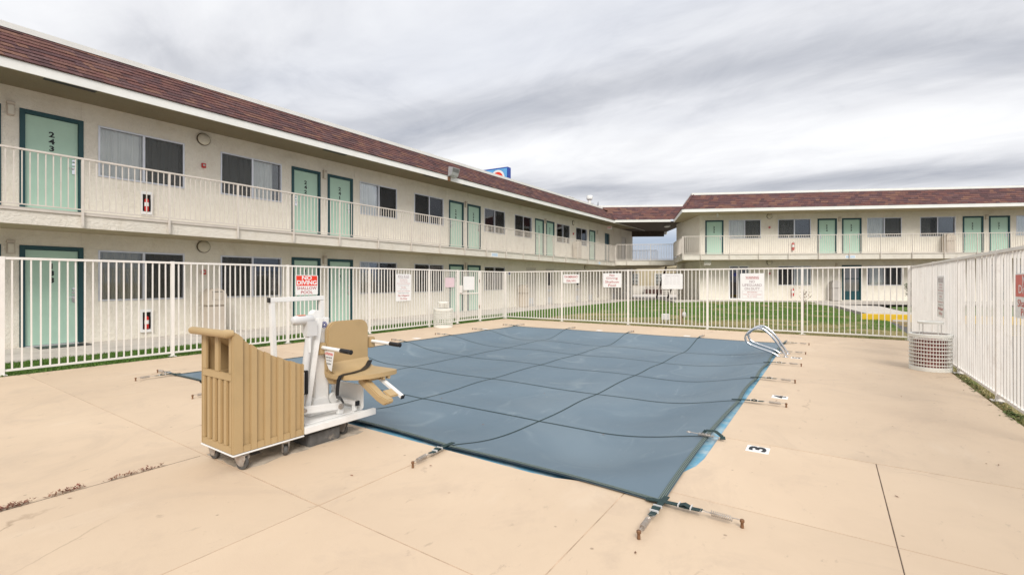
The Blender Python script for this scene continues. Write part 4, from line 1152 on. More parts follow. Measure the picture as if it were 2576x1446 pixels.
t = thing('ceiling_lamp', 'flat white lamp under the bridge roof next to the end wall', 'ceiling lamp', brp(-2.4, LB + .1, ZB - .10), LROT)
MB().box(-.3, -.16, 0, .3, .16, .098).build('body', M['signwhite'], t, bevel=.01)
# stairs behind, under the bridge
sx, sy = cam2w(11.95, 38.9)
t = thing('staircase', 'open steel staircase with pale treads under the covered bridge', 'staircase', (sx, sy, 0), LROT)
stg = MB()
for y in (-.02, .92): stg.bar((0, y, GZ + .02), (3.4, y, 2.5), .05, .26)
stg.build('stringer', M['terracotta'], t)
trd = MB().box(-.15, 0, -.025, .15, .9, .025).mesh('tread', M['concrete'])
for k in range(13): link('tread', trd, t, (.14 + k * .255, 0, .10 + k * .19))

# ------------------------------------------------------------------ far building seen under the bridge
bx, by = cam2w(4.0, 56.0)
BGR = PH + math.pi                                # faces the court
BG = thing('office_building', 'low tan building with white framed windows beyond the bridge', 'building', (bx, by, GZ), PH - R(90))
# local x towards the camera, y to the right
ops = [(9.6, 11.1, 1.0, 2.36), (13.05, 14.6, 1.0, 2.36), (5.6, 7.1, 1.0, 2.36)]
mb = MB(); wall_mesh(mb, -2, 17.5, .95, 3.1, ops, .2); mb.box(-8, -2, .95, -.21, 17.5, 3.1); mb.build('wall', M['bgwall'], BG, fixn=False)
MB().box(-8, -2, 0, .06, 17.5, .95).build('plinth_wall', M['bgbase'], BG)
for a, b, c, d in ops:
    w = MB()
    w.box(-.06, a - .1, c - .08, .08, b + .1, c); w.box(-.06, a - .1, d, .08, b + .1, d + .1); w.box(-.06, a - .1, c, .08, a, d); w.box(-.06, b, c, .08, b + .1, d)
    w = w.build('window', M['bgbase'], BG)
    bars = MB()
    for q in (1 / 3, 2 / 3): bars.box(-.06, a + (b - a) * q - .035, c, 0, a + (b - a) * q + .035, d); 
    for q in (.36, .68): bars.box(-.055, a, c + (d - c) * q - .025, -.005, b, c + (d - c) * q + .025)
    bars.build('glazing_bars', M['dark'], w)
    MB().box(-.12, a, c, -.10, b, d).build('pane', M['glass'], w)
    MB().box(-.2, a, c + .18, -.16, b, d).build('blind', M['signwhite'], w)
r_ = MB().box(-8, -2.4, 3.1, 1.4, 10.9, 3.3).build('roof', M['terracotta'], BG); MB().box(-8, 10.91, 3.1, .1, 17.8, 3.9).build('upper_wall', M['bgwall'], r_)
for i, (y, w) in enumerate(((9.0, 1.9), (12.2, 1.2), (13.2, 1.0))):
    xx, yy = cam2w(4.0 + y, 55.2)
    t = thing('planter', ['dark planter tub under the first far window', 'dark planter of purple foliage between the far windows', 'dark low planter right of the purple foliage'][i], 'planter', (xx, yy, GZ), PH - R(90))
    MB().prism([(-w * .42, 0), (w * .42, 0), (w * .5, .55), (-w * .5, .55)], -.35, .35, lambda a, b, c: (c, a, b)).build('tub', M['terracotta'], t, bevel=.03)
    fo = MB(); rn = random.Random(i)
    for k in range(160):
        p = Vector((rn.uniform(-.3, .3), rn.uniform(-w * .45, w * .45), .55 + rn.uniform(0, .32))); a = rn.uniform(0, 6.3); l = .07
        q = Vector((math.cos(a), math.sin(a), rn.uniform(-.2, .8))) * l; s_ = Vector((-math.sin(a), math.cos(a), 0)) * l * .4
        fo.add([p, p + q + s_, p + q * 1.6, p + q - s_], [(0, 1, 2, 3)])
    fo.build('foliage', M['leafred'], t, fixn=False)
mb = MB(); 
for (X0, X1, Y0, Y1, z, mt) in ((6, 20, 44, 55, GZ + .004, 0),):
    mb.quad(*[(*cam2w(a, b), z) for a, b in ((X0, Y0), (X1, Y0), (X1, Y1), (X0, Y1))])
tag(mb.build('forecourt', M['concrete']), kind='structure')
# far hills along the horizon
mb = MB(); rn = random.Random(3); n = 90; v = []
for k in range(n + 1):
    a = -1.5 + 3.0 * k / n + PH * 0; X, Y = 1400 * math.sin(a), 1400 * math.cos(a)
    hgt = 16 + 9 * math.sin(k * .31) + 6 * math.sin(k * .83 + 1) + rn.uniform(0, 3)
    x0, y0 = cam2w(X, Y); x1, y1 = cam2w(X * 1.4, Y * 1.4)
    v += [(x0, y0, GZ - 2), (x1, y1, hgt)]
mb.add(v, [(2 * k, 2 * k + 2, 2 * k + 3, 2 * k + 1) for k in range(n)])
M['hills'] = pmat('hazy_scrub', (.14, .17, .20), .95, .15, .01)
tag(mb.build('hills', M['hills'], fixn=False), kind='structure')

# ------------------------------------------------------------------ pole sign beyond the long roof
gx, gy = cam2w(-.42, 46.0)
t = thing('pole_sign', 'tall blue box sign with a red numeral rising beyond the long roof', 'sign', (gx, gy, GZ), 0)
# local frame: face looks roughly to the camera, right end nearer
AF = R(-86)
fr = Matrix.Rotation(AF, 4, 'Z')
def sg(x, y, z): return tuple(fr @ Vector((x, y, z)))
zt = 12.72
MB().box(-.2, -2.5, 0, .2, -2.1, zt - 4.6).mesh('x', M['signblue'])
def sgb(name, a, mat, par=t, bev=0):
    m = MB().box(*a); m.v = [sg(*p) for p in m.v]; return m.build(name, mat, par, bevel=bev)
sgb('post', (-.45, -2.4, -.0, -.15, -2.0, zt - 4.79), M['signblue'])
cab = sgb('cabinet', (-.6, -4.5, zt - 4.8, 0, 0, zt), M['signblue'])
sgb('face_panel', (.001, -4.42, zt - 4.7, .02, -.08, zt - .12), M['signlight'], cab)
def disc(r0, r1, a0, a1, x, cy, cz, n=40):
    m = MB(); v = []
    for k in range(n + 1):
        a = R(a0 + (a1 - a0) * k / n); v += [sg(x, cy + r0 * math.cos(a), cz + r0 * math.sin(a)), sg(x, cy + r1 * math.cos(a), cz + r1 * math.sin(a))]
    return m.add(v, [(2 * k, 2 * k + 1, 2 * k + 3, 2 * k + 2) for k in range(n)])
cyy, czz = -1.15, zt - 1.0
h = disc(0, .80, 0, 360, .024, cyy, czz); h.v += []
h.add(disc(0, .80, 0, 360, .0241, cyy, czz - .75).v, [(2 * k, 2 * k + 1, 2 * k + 3, 2 * k + 2) for k in range(40)])
h.build('halo', M['signwhite'], cab, fixn=False)
r6 = disc(.30, .60, -15, 250, .03, cyy, czz, 40)
r6.build('numeral', M['signred'], cab, fixn=False)
disc(.26, .56, 0, 360, .0305, cyy, czz - .78, 40).build('numeral', M['signred'], cab, fixn=False)

# ------------------------------------------------------------------ terrain: lawn, walks, parking
def smooth(a, b, x):
    t = max(0, min(1, (x - a) / (b - a))); return t * t * (3 - 2 * t)
cR, sR = math.cos(RW_ROT), math.sin(RW_ROT)
def rw_inv(x, y):
    dx, dy = x - RWx, y - RWy; return dx * cR + dy * sR, -dx * sR + dy * cR
def gz(x, y):
    t, s = rw_inv(x, y)
    return .205 * (1 - smooth(1.6, 13.5, t)) * smooth(-4.5, 1.5, s)
LX0, LX1 = -11.73, 1.75
def lawn_right(y): return 1.72 if y < 21 else 1.72 - (y - 21) * .24
def in_lawn(x, y):
    t, s = rw_inv(x, y)
    if t < 2.0 and s > -1.0: return False
    pl = (Vector((x, y)) - pL); tb = pl.x * math.cos(LROT) + pl.y * math.sin(LROT)
    if tb < .9: return False
    return LX0 < x < lawn_right(y)
mb = MB(); st_ = .3
nx, ny = int((LX1 - LX0) / st_) + 1, int(26 / st_)
idx = {}
for j in range(ny + 1):
    for i in range(nx + 1):
        x, y = LX0 + (LX1 - LX0) * i / nx, 14.40 + 26 * j / ny
        idx[(i, j)] = len(mb.v); mb.v.append((x, y, gz(x, y) - .012))
for j in range(ny):
    for i in range(nx):
        x, y = LX0 + (LX1 - LX0) * (i + .5) / nx, 14.40 + 26 * (j + .5) / ny
        if in_lawn(x, y): mb.f.append([idx[(i, j)], idx[(i + 1, j)], idx[(i + 1, j + 1)], idx[(i, j + 1)]]); mb.m.append(0)
mb.quad((LX0, -8, -.012), (-10.03, -8, -.012), (-10.03, 14.40, -.012), (LX0, 14.40, -.012))
mb.quad((1.56, -8, -.03), (1.75, -8, -.03), (1.75, 14.40, -.03), (1.56, 14.40, -.03))
mb.quad((-10.03, 14.38, -.02), (1.75, 14.38, -.02), (1.75, 14.40, -.013), (-10.03, 14.40, -.013))
lw = tag(mb.build('lawn', M['lawn'], fixn=False), kind='structure')
# grass blades
gb = MB(); rn = random.Random(11)
def blade(x, y, z, h):
    a = rn.uniform(0, 6.283); w = rn.uniform(.006, .013); lx, ly = rn.uniform(-.5, .5) * h, rn.uniform(-.5, .5) * h
    cx_, cy_ = math.cos(a) * w, math.sin(a) * w
    k = len(gb.v); gb.v += [(x - cx_, y - cy_, z), (x + cx_, y + cy_, z), (x + lx, y + ly, z + h)]; gb.f.append([k, k + 1, k + 2]); gb.m.append(0)
cnt = 0
while cnt < 64000:
    x, y = rn.uniform(LX0, LX1), 14.36 + 22 * rn.random() ** 1.5
    if not in_lawn(x, y): continue
    blade(x, y, gz(x, y) - .014, rn.uniform(.02, .05) * (1.2 if y > 18 else .9)); cnt += 1
for k in range(15000):
    y = rn.uniform(.5, 14.4); blade(rn.uniform(LX0 + .02, -10.06), y, -.014, rn.uniform(.02, .055))
for k in range(1300):
    blade(rn.uniform(1.58, 1.70), rn.uniform(5.5, 14.3), -.03, rn.uniform(.02, .06))
tag(gb.build('grass', M['blade'], fixn=False), 'short green and straw coloured turf blades on the lawn', 'grass', kind='stuff')
# long straw and weeds creeping out under the fence
gw = MB(); 
def weed_leaf(m, p, l, spread=1.0):
    a = rn.uniform(0, 6.283); d = Vector((math.cos(a), math.sin(a), rn.uniform(.1, .9) * spread)) * l; s_ = Vector((-math.sin(a), math.cos(a), 0)) * l * .28
    m.add([p, p + d * .5 + s_, p + d, p + d * .5 - s_], [(0, 1, 2, 3)])
for k in range(1700):
    e = rn.random()
    if e < .42: p = Vector((rn.gauss(-10.05, .035), rn.uniform(.8, 14.4), 0.0))
    elif e < .78: p = Vector((rn.uniform(-10.1, 1.6), rn.gauss(14.40, .04), 0.0))
    else: p = Vector((rn.gauss(1.59, .03), rn.choice((rn.uniform(5, 14.3), rn.gauss(8.9, .5), rn.gauss(7.0, .12))), 0.0))
    weed_leaf(gw, p, rn.uniform(.02, .055), .6)
tag(gw.build('weed', M['weedgreen'], fixn=False), 'ragged green weeds along the foot of the pool fence', 'weeds', kind='stuff')
# reddish weeds rooted in the open deck joint
weeds = [(.18, .55, 150, 'dense red brown weed in the deck joint by the open slab'), (1.02, .28, 70, None), (.72, .35, 90, None), (1.35, .16, 40, None), (1.52, .1, 26, None), (.0, .3, 90, None)]
joint = [((-4.18, .62), .10, 130), ((-4.18, .70), .05, 60), ((-4.18, .90), .08, 80), ((-4.20, .97), .05, 60), ((-4.18, 1.18), .05, 40), ((-4.18, 1.26), .05, 50), ((-4.18, 1.35), .04, 45), ((-4.18, 1.45), .02, 20), ((-4.2, .48), .09, 110)]
for i, ((x, y), sp_, n) in enumerate(joint):
    m = MB()
    for k in range(n):
        p = Vector((rn.gauss(0, .45) * sp_ * .32 - sp_ * .12, rn.gauss(0, .6) * sp_, .001 + rn.uniform(0, .018)))
        weed_leaf(m, p, rn.uniform(.009, .021), 1.0)
    o = m.build('joint_weed', M['weed'] if i % 3 else M['leafred'], None, fixn=False, loc=(x, y, 0))
    tag(o, 'low red brown weed growing in the open deck joint', 'weed', 'weeds in the deck joint')

# walks
def walk_slabs(name, cells, mat=M['concrete']):
    root = None
    for c in cells:
        m = MB(); m.slab([(x, y, z) for x, y, z in c], .12)
        if root is None: root = tag(m.build(name, mat, bevel=.004), kind='structure')
        else: m.build('slab', mat, root, bevel=.004)
cells = []
y = -8.0
while y < 36:
    y1 = min(y + 1.83, 38); cells.append([(-13.895, y + .004, .012), (-11.74, y + .004, .004), (-11.74, y1 - .004, .004), (-13.895, y1 - .004, .012)]); y = y1
walk_slabs('long_walk', cells)
cells = []; s = -.9
while s < 24:
    s1 = s + 1.7
    cells.append([(*rw(.0, s + .004), .215), (*rw(.0, s1 - .004), .215), (*rw(2.05, s1 - .004), .20), (*rw(2.05, s + .004), .20)]); s = s1
walk_slabs('wing_walk', cells)
m = MB(); m.slab([brp(.95, -2, .0), brp(.95, LB + 1.5, .02), brp(-9, LB + 1.5, .02), brp(-9, -2, .0)], .1); tag(m.build('court_paving', M['concrete'] ), kind='structure')
# path from the teal glazed door, kerb and parking
def P3(x, y, dz=0): return (x, y, gz(x, y) + dz)
m = MB()
pa = [(-1.2, 29.9), (.3, 28.6), (1.6, 23.0), (1.9, 21.6), (4.2, 22.3), (2.6, 26.5), (2.1, 29.4)]
m.slab([P3(x, y, .012) for x, y in pa], .15); tag(m.build('path', M['concrete']), kind='structure')
m = MB(); m.quad(P3(2.7, 26.3, -.01), P3(4.3, 22.5, -.01), (14, 26.5, .12), (12, 34, .2), P3(2.4, 29.2, -.0)); tag(m.build('verge', M['lawn'], fixn=False), kind='structure')
m = MB(); m.quad((1.75, -40, -.06), (60, -40, -.06), (60, 21.6, -.02), (1.75, 21.3, -.02)); tag(m.build('parking_lot', M['asphalt'], fixn=False), kind='structure')
m = MB(); m.slab([(1.0, 21.42, .20), (12, 24.0, .20), (12, 24.2, .20), (1.0, 21.62, .20)], .27); tag(m.build('kerb', M['yellow'], bevel=.015), kind='structure')
for k in range(7):
    y = 20.9 - k * .62
    tag(MB().quad((1.8 + .05 * k, y, -.015), (9, y + 1.2, -.015), (9, y + 1.32, -.015), (1.8 + .05 * k, y + .12, -.015)).build('road_marking', M['yellow'], fixn=False), kind='structure')

# ------------------------------------------------------------------ fences
FZ0, FZ1 = .07, 1.76
PICK = MB().box(-.0095, -.0095, FZ0 + .016, .0095, .0095, FZ1 - .036).mesh('picket', M['fence'])
POST = MB().box(-.0265, -.0265, -.02, .0265, .0265, FZ1 + .006).mesh('post', M['fence'])
FOOT = MB().box(-.07, -.05, 0, .07, .05, .008).mesh('foot_plate', M['fence'])
def fence(name, label, pts, spacing, skip=()):
    x0, y0 = pts[0]
    root = thing(name, label, 'fence', (x0, y0, 0))
    runs, cur = [], [pts[0]]
    for i, p in enumerate(pts[1:]):
        if i in skip: runs.append(cur); cur = [p]
        else: cur.append(p)
    runs.append(cur)
    for rn_ in runs:
        a, b = rn_[0], rn_[-1]
        for nm, z, w, h in (('top_rail', FZ1 - .018, .04, .036), ('bottom_rail', FZ0, .032, .032)):
            MB().bar((a[0] - x0, a[1] - y0, z), (b[0] - x0, b[1] - y0, z), w, h).build(nm, M['fence'], root)
    for i, p in enumerate(pts):
        q = link('post', POST, root, (p[0] - x0, p[1] - y0, 0))
        link('foot_plate', FOOT, q)
    for i, (a, b) in enumerate(zip(pts, pts[1:])):
        if i in skip: continue
        L = math.hypot(b[0] - a[0], b[1] - a[1]); n = round(L / spacing); ang = math.atan2(b[1] - a[1], b[0] - a[0])
        for k in range(1, n):
            o = link('picket', PICK, root, (a[0] - x0 + (b[0] - a[0]) * k / n, a[1] - y0 + (b[1] - a[1]) * k / n, 0), ang)
            o.rotation_euler = (random.gauss(0, .0022), random.gauss(0, .0022), ang)
    return root
XL, YB, XR = -10.16, 14.52, 1.65
fence('pool_fence', 'white metal picket fence between the pool deck and the long wing', [(XL, y) for y in (-3.1, -.75, 1.53, 3.71, 5.96, 8.24, 10.5, 11.82, 13.03, 14.52)], .103, (7,))
fence('pool_fence', 'white metal picket fence between the pool deck and the lawn', [(x, YB) for x in (-10.09, -7.71, -5.32, -2.93, -.58, 1.58)], .111)
fence('pool_fence', 'white metal picket fence with the faded rules strip beside the parking lot', [(XR, y) for y in (14.52, 11.83, 9.73, 7.74, 5.7, 3.6, 1.5, -.6, -2.7, -4.8)], .111)
g = thing('pool_gate', 'white picket gate with a lock box in the fence by door 239', 'gate', (XL, 11.88, 0))
gf = MB(); W_ = 1.085
gf.box(-.018, 0, FZ0, .018, .036, FZ1); gf.box(-.018, W_ - .036, FZ0, .018, W_, FZ1)
gf.build('frame', M['fence'], g)
for z in (FZ0 + .018, .98, FZ1 - .018): MB().box(-.0175, .036, z - .018, .0175, W_ - .036, z + .018).build('rail', M['fence'], g)
for k in range(1, 10): link('picket', MB().box(-.0095, -.0095, FZ0 + .036, .0095, .0095, FZ1 - .036).mesh('picket', M['fence']), g, (0, .036 + (W_ - .072) * k / 10, 0))
MB().box(.019, .02, 1.0, .07, .13, 1.26).build('lock_box', M['fence'], g, bevel=.01)
MB().box(.0, W_ - .002, .45, .02, W_ + .03, .56).build('hinge', M['rust'], g); MB().box(.0, W_ - .002, 1.35, .02, W_ + .03, 1.46).build('hinge', M['rust'], g)

# ---- signs on the fences (local x = out of the face, y = reading direction)
def sign(label, loc, rot, w, h, lines, panel='signwhite', bands=(), extra=None):
    t = thing('fence_sign', label, 'sign', loc, rot)
    p = MB().prism([(a, b) for a, b in rrect(-w / 2, -h / 2, w / 2, h / 2, .025, 3)], 0, .004, lambda a, b, c: (c, a, b)).build('panel', M[panel], t)
    for (y0, z0, y1, z1, m) in bands: MB().box(.0045, y0, z0, .0052, y1, z1).build('print_band', M[m], t)
    for body, z, hh, ww, m, bold in lines: put_text('lettering', body, t, M[m], .0065, 0, z, w=ww, h=hh, bold=bold)
    return t
FXL, FYB, FXR = XL + .0275, YB - .0275, XR - .0275
sign('red and white NO DIVING SHALLOW POOL sign on the fence before door 132', (FXL, 6.415, 1.31), 0, .57, .46,
     [('NO', .165, .095, .25, 'signwhite', .03), ('DIVING', .055, .105, .50, 'signwhite', .035), ('SHALLOW', -.075, .068, .50, 'signtext', .012), ('POOL', -.17, .068, .30, 'signtext', .012)],
     bands=((-.265, -.02, .265, .215, 'signred'),))
rules = [('POOL RULES', .31, .085, .42, 'signtext2', .01), ('No Running', .225, .035, .27, 'signtext', 0), ('No Pushing', .17, .035, .28, 'signtext', 0), ('Shower before entering pool', .115, .035, .48, 'signtext', 0),
         ('No Glass in pool area', .06, .035, .42, 'signtext2', 0), ('No Pets', .005, .035, .18, 'signtext', 0), ('No Diving', -.05, .035, .27, 'signtext2', 0), ('Children must be supervised', -.105, .035, .48, 'signtext', 0),
         ('Hours 10 am to 10 pm', -.16, .035, .40, 'blackpaint', 0), ('No Lifeguard', -.235, .075, .42, 'signtext', .008), ('On Duty', -.325, .07, .27, 'signtext', .008)]
sign('tall white POOL RULES sign on the fence by the long wing', (FXL, 9.43, 1.215), 0, .58, .77, rules)
sign('faded pink paper notice on the fence left of the gate', (FXL, 11.42, 1.355), 0, .44, .31, [], 'pinkpaper')
sign('blank white notice board on the picket gate', (XL + .019, 12.40, 1.325), 0, .56, .46, [])
R90 = -R(90)
sign('white FOR EMERGENCY DIAL 9-911 sign on the lawn fence', (-7.33, FYB, 1.48), R90, .62, .30, [('FOR EMERGENCY', .065, .075, .52, 'signtext', .02), ('DIAL 9-911', -.07, .075, .36, 'signtext', .02)])
sign('white No Diving Shallow Pool sign in thin red lettering on the lawn fence', (-5.85, FYB, 1.425), R90, .62, .46,
     [('No', .165, .075, .17, 'signtext', .006), ('Diving', .06, .085, .38, 'signtext', .006), ('Shallow', -.05, .075, .48, 'signtext', .006), ('Pool', -.16, .075, .26, 'signtext', .006)])
tb = [('SWIMMING POOL INFORMATION', .17, .022, .44, 'signtext2', 0)]
for k in range(4): tb.append(('capacity   size   depth   flow', .11 - .06 * k, .02, .46, 'signtext2', 0))
sign('white information table sign with faint small print on the lawn fence', (-3.935, FYB, 1.39), R90, .62, .46, tb)
sg_ = sign('white WARNING NO LIFEGUARD ON DUTY sign on the lawn fence', (-1.76, FYB, 1.235), R90, .60, .76,
     [('WARNING', .265, .065, .33, 'signtext', .008), ('NO', .15, .068, .13, 'signtext2', .008), ('LIFEGUARD', .055, .07, .48, 'signtext2', .008), ('ON DUTY', -.045, .07, .38, 'signtext2', .008),
      ('All children', -.14, .034, .25, 'signtext', 0), ('must be accompanied', -.205, .034, .44, 'signtext', 0), ('by an adult', -.262, .034, .24, 'signtext', 0)],
     bands=((-.165, .214, .165, .220, 'signtext'), (-.245, -.105, .245, -.102, 'signtext2'), (-.245, -.305, .245, -.302, 'signtext2'), (-.245, -.302, -.242, -.105, 'signtext2'), (.242, -.302, .245, -.105, 'signtext2')))
sign('sun-bleached pool rules strip on the parking side fence', (FXR, 10.98, 1.13), R(180), .62, .72, [(r[0], r[1] * .92, r[2] * .92, r[3], r[4], r[5]) for r in rules])
sign('red and white No Diving Shallow Pool sign on the parking side fence', (FXR, 6.71, 1.25), R(180), .62, .46,
     [('No', .155, .105, .17, 'signwhite', .01), ('Diving', .055, .11, .40, 'signwhite', .01), ('Shallow', -.075, .075, .46, 'fadedred', .006), ('Pool', -.165, .075, .26, 'fadedred', .006)],
     bands=((-.30, -.01, .30, .215, 'fadedred'),))

# ------------------------------------------------------------------ wire litter baskets
def wire_basket(label, loc, r, h, liner, nb=56):
    t = thing('wire_litter_basket', label, 'litter basket', loc)
    w = MB()
    for k in range(nb):
        a = 2 * math.pi * k / nb; w.bar((r * math.cos(a), r * math.sin(a), .06), (r * .985 * math.cos(a), r * .985 * math.sin(a), h - .05), .0135, .006)
    for j in range(8):
        z = .10 + j * (h - .18) / 7
        w.tube([((r + .004) * math.cos(2 * math.pi * k / 40), (r + .004) * math.sin(2 * math.pi * k / 40), z) for k in range(41)], .0075, 5, False)
    tag(w.build('wire_cage', M['basket'], t), kind='stuff')
    MB().lathe([(r - .02, 0), (r + .008, 0), (r + .008, .055), (r + .002, .062), (r - .02, .06)], 40).build('base_band', M['basket'], t, smooth=True)
    b = MB(); n = 40; v = []
    pr = [(r - .03, h - .05), (r + .012, h - .055), (r + .016, h - .01), (r + .006, h), (r - .03, h - .004)]
    for a_, z in pr: v += [(a_ * math.cos(2 * math.pi * k / n), a_ * math.sin(2 * math.pi * k / n), z) for k in range(n)]
    b.add(v, [(i * n + k, i * n + (k + 1) % n, ((i + 1) % 5) * n + (k + 1) % n, ((i + 1) % 5) * n + k) for i in range(5) for k in range(n)])
    b.build('rim', M['basket'], t, smooth=True)
    if liner: MB().lathe([(.02, .03), (r - .06, .03), (r - .05, .05), (r - .05, h - .10)], 24).build('liner', M[liner], t, smooth=True)
    zc = h + .165
    rg = MB(); n = 36; v = []; r2 = r * .62; pr = [(r2 - .03, zc), (r2, zc - .012), (r2 + .006, zc + .018), (r2 - .01, zc + .026)]
    for a_, z in pr: v += [(a_ * math.cos(2 * math.pi * k / n), a_ * math.sin(2 * math.pi * k / n), z) for k in range(n)]
    rg.add(v, [(i * n + k, i * n + (k + 1) % n, ((i + 1) % 4) * n + (k + 1) % n, ((i + 1) % 4) * n + k) for i in range(4) for k in range(n)])
    rg.build('lid_ring', M['basket'], t, smooth=True)
    MB().lathe([(r2 - .028, zc + .002), (r2 - .05, zc + .012), (.01, zc + .02)], 30).build('lid', M['black'], t, smooth=True)
    for k in range(4):
        a = 2 * math.pi * (k + .3) / 4; MB().tube([(r2 * math.cos(a), r2 * math.sin(a), h - .03), (r2 * math.cos(a), r2 * math.sin(a), zc)], .006, 6).build('support_rod', M['basket'], t)
wire_basket('white wire litter basket with dark red inside against the parking side fence', (1.33, 9.85, .002), .255, .575, 'liner', 44)
wire_basket('white wire litter basket beside the pool gate', (-9.72, 10.65, .002), .28, .57, None, 34)

# ------------------------------------------------------------------ stainless grab rails
def grab(label, y):
    def cat(pts, n=8):
        out = []; P = [Vector(pts[0])] + [Vector(p) for p in pts] + [Vector(pts[-1])]
        for i in range(1, len(P) - 2):
            for k in range(n):
                t = k / n; p0, p1, p2, p3 = P[i - 1:i + 3]
                out.append(.5 * ((2 * p1) + (p2 - p0) * t + (2 * p0 - 5 * p1 + 4 * p2 - p3) * t * t + (3 * p1 - p0 - 3 * p2 + p3) * t ** 3))
        out.append(P[-2]); return out
    o = thing('grab_rail', label, 'grab rail', (-.66, y, 0), 0, 'pool ladder grab rails')
    pts = [(0, 0, 0), (-.02, 0, .06), (-.17, 0, .30), (-.29, 0, .44), (-.42, 0, .515), (-.56, 0, .47), (-.665, 0, .34), (-.63, 0, .22), (-.50, 0, .155), (-.33, 0, .10), (-.20, 0, .055), (-.13, 0, .012)]
    MB().tube(cat(pts), .0215, 12).build('tube', M['chrome'], o, smooth=True)
    for x in (0, -.13): MB().lathe([(.05, 0), (.05, .006), (.028, .016)], 16, (x, 0, .001)).build('escutcheon', M['chrome'], o, smooth=True)
grab('steel teardrop grab rail over the pool edge, the one beside the figure 5 tile', 9.98)
grab('steel teardrop grab rail over the pool edge, the one towards the lawn fence', 10.42)

# ------------------------------------------------------------------ lawn fittings and saplings
t = thing('irrigation_box', 'white utility box standing on the dry lawn behind the fence', 'utility box', (-4.55, 15.9, gz(-4.55, 15.9) - .015), 0)
MB().box(-.10, -.08, .12, .12, .08, .32).build('box', M['signwhite'], t, bevel=.01)
for x in (-.06, .07): MB().box(x - .015, -.015, 0, x + .015, .015, .12).build('leg', M['steel'], t)
t = thing('meter_post', 'short wooden post with a round grey meter on the lawn', 'post', (-4.05, 16.0, gz(-4.05, 16) - .02), 0)
MB().box(-.045, -.045, 0, .045, .045, .50).build('post', M['wood'], t, bevel=.004)
MB().lathe([(.07, 0), (.09, .02), (.09, .08), (.07, .10)], 18, (.046, 0, .31), 'x').build('meter', M['liftgrey'], t, smooth=True)
MB().tube([(-.40, -.05, .15), (-.25, -.03, .11), (-.046, 0, .12)], .009, 6).build('cable', M['black'], t)
def sapling(label, X, Y, zb, h, crown, nb, nl, mat, lsize):
    x, y = cam2w(X, Y); rn = random.Random(int(X * 100))
    t = thing('sapling', label, 'sapling', (x, y, zb), 0)
    tr = MB(); tr.tube([(0, 0, -.02), (.01, 0, h * .4), (-.01, .01, h * .7), (.015, 0, h)], [.022, .018, .013, .005], 7); tips = []
    for k in range(nb):
        z = h * (crown + (1 - crown) * (k + .5) / nb) * .93; a = rn.uniform(0, 6.28); l = rn.uniform(.16, .36) * (1.15 - .55 * k / nb)
        p0 = Vector((0, 0, z)); p1 = p0 + Vector((math.cos(a) * l * .6, math.sin(a) * l * .6, l * .45)); p2 = p0 + Vector((math.cos(a) * l, math.sin(a) * l, l * .95))
        tr.tube([p0, p1, p2], [.008, .005, .002], 5); tips += [(p0, p1, p2)]
    tr.build('trunk', M['bark'], t, smooth=True)
    lf = MB()
    for k in range(nl):
        p0, p1, p2 = rn.choice(tips); f = rn.random(); p = p0.lerp(p1, f * 2) if f < .5 else p1.lerp(p2, f * 2 - 1)
        p = p + Vector((rn.gauss(0, .03), rn.gauss(0, .03), rn.gauss(0, .03)))
        a, e = rn.uniform(0, 6.28), rn.uniform(-.6, .6); l = lsize * rn.uniform(.6, 1.3)
        d = Vector((math.cos(a) * math.cos(e), math.sin(a) * math.cos(e), math.sin(e))) * l; s_ = Vector((-math.sin(a), math.cos(a), rn.uniform(-.5, .5))) * l * .38
        lf.add([p, p + d * .5 + s_, p + d, p + d * .5 - s_], [(0, 1, 2, 3)])
    lf.build('crown', mat, t, fixn=False)
wx, wy = cam2w(11.25, 18.1)
sapling('nearly bare sapling with a few red brown leaves on the lawn', 11.25, 18.1, gz(wx, wy), 1.05, .28, 16, 120, M['leafred'], .05)
wx, wy = cam2w(20.9, 24.6)
sapling('small green leafed sapling on the verge beyond the yellow kerb', 20.9, 24.6, gz(wx, wy), 1.15, .35, 18, 520, M['leafgreen'], .075)
t = MB()
for k in range(3): t.tube([(-.12 + .1 * k, -.05 * k, .015), (.02 + .1 * k, .05, .05), (.16 + .06 * k, .1 - .1 * k, .02)], .014, 5)
wx, wy = cam2w(12.6, 23.5)
tag(t.build('root_snag', M['wood'], None, loc=(wx, wy, gz(wx, wy) - .01)), 'bit of bare orange root lying on the green lawn', 'root')

# ------------------------------------------------------------------ the pool lift
LO = (-3.84, 2.33, 0)
lift = thing('pool_lift', 'wheeled pool access lift with tan plastic shroud and seat at the pool edge', 'pool lift', LO)
def lb(mb, name, mat, par=lift, **kw):
    mb.v = [(p[0] - LO[0], p[1] - LO[1], p[2] - LO[2]) for p in mb.v]
    return mb.build(name, M[mat] if isinstance(mat, str) else [M[q] for q in mat], par, **kw)
def topz(y):
    pts = [(1.69, 1.035), (1.73, 1.01), (1.80, .945), (1.88, .885), (1.97, .835), (2.07, .785), (2.16, .748), (2.25, .715)]
    for (a, za), (b, zb) in zip(pts, pts[1:]):
        if y <= b: return za + (zb - za) * (y - a) / (b - a)
    return pts[-1][1]
SX0, SX1, SY0, SY1, SB = -4.09, -3.59, 1.69, 2.25, .132
sh = MB(); yz = lambda a, b, c: (c, a, b)
def colpoly(y0, y1, z0=None, n=3, dz=0):
    z0 = SB if z0 is None else z0
    return [(y0, z0), (y1, z0)] + [(y1 + (y0 - y1) * k / n, topz(y1 + (y0 - y1) * k / n) + dz) for k in range(n + 1)]
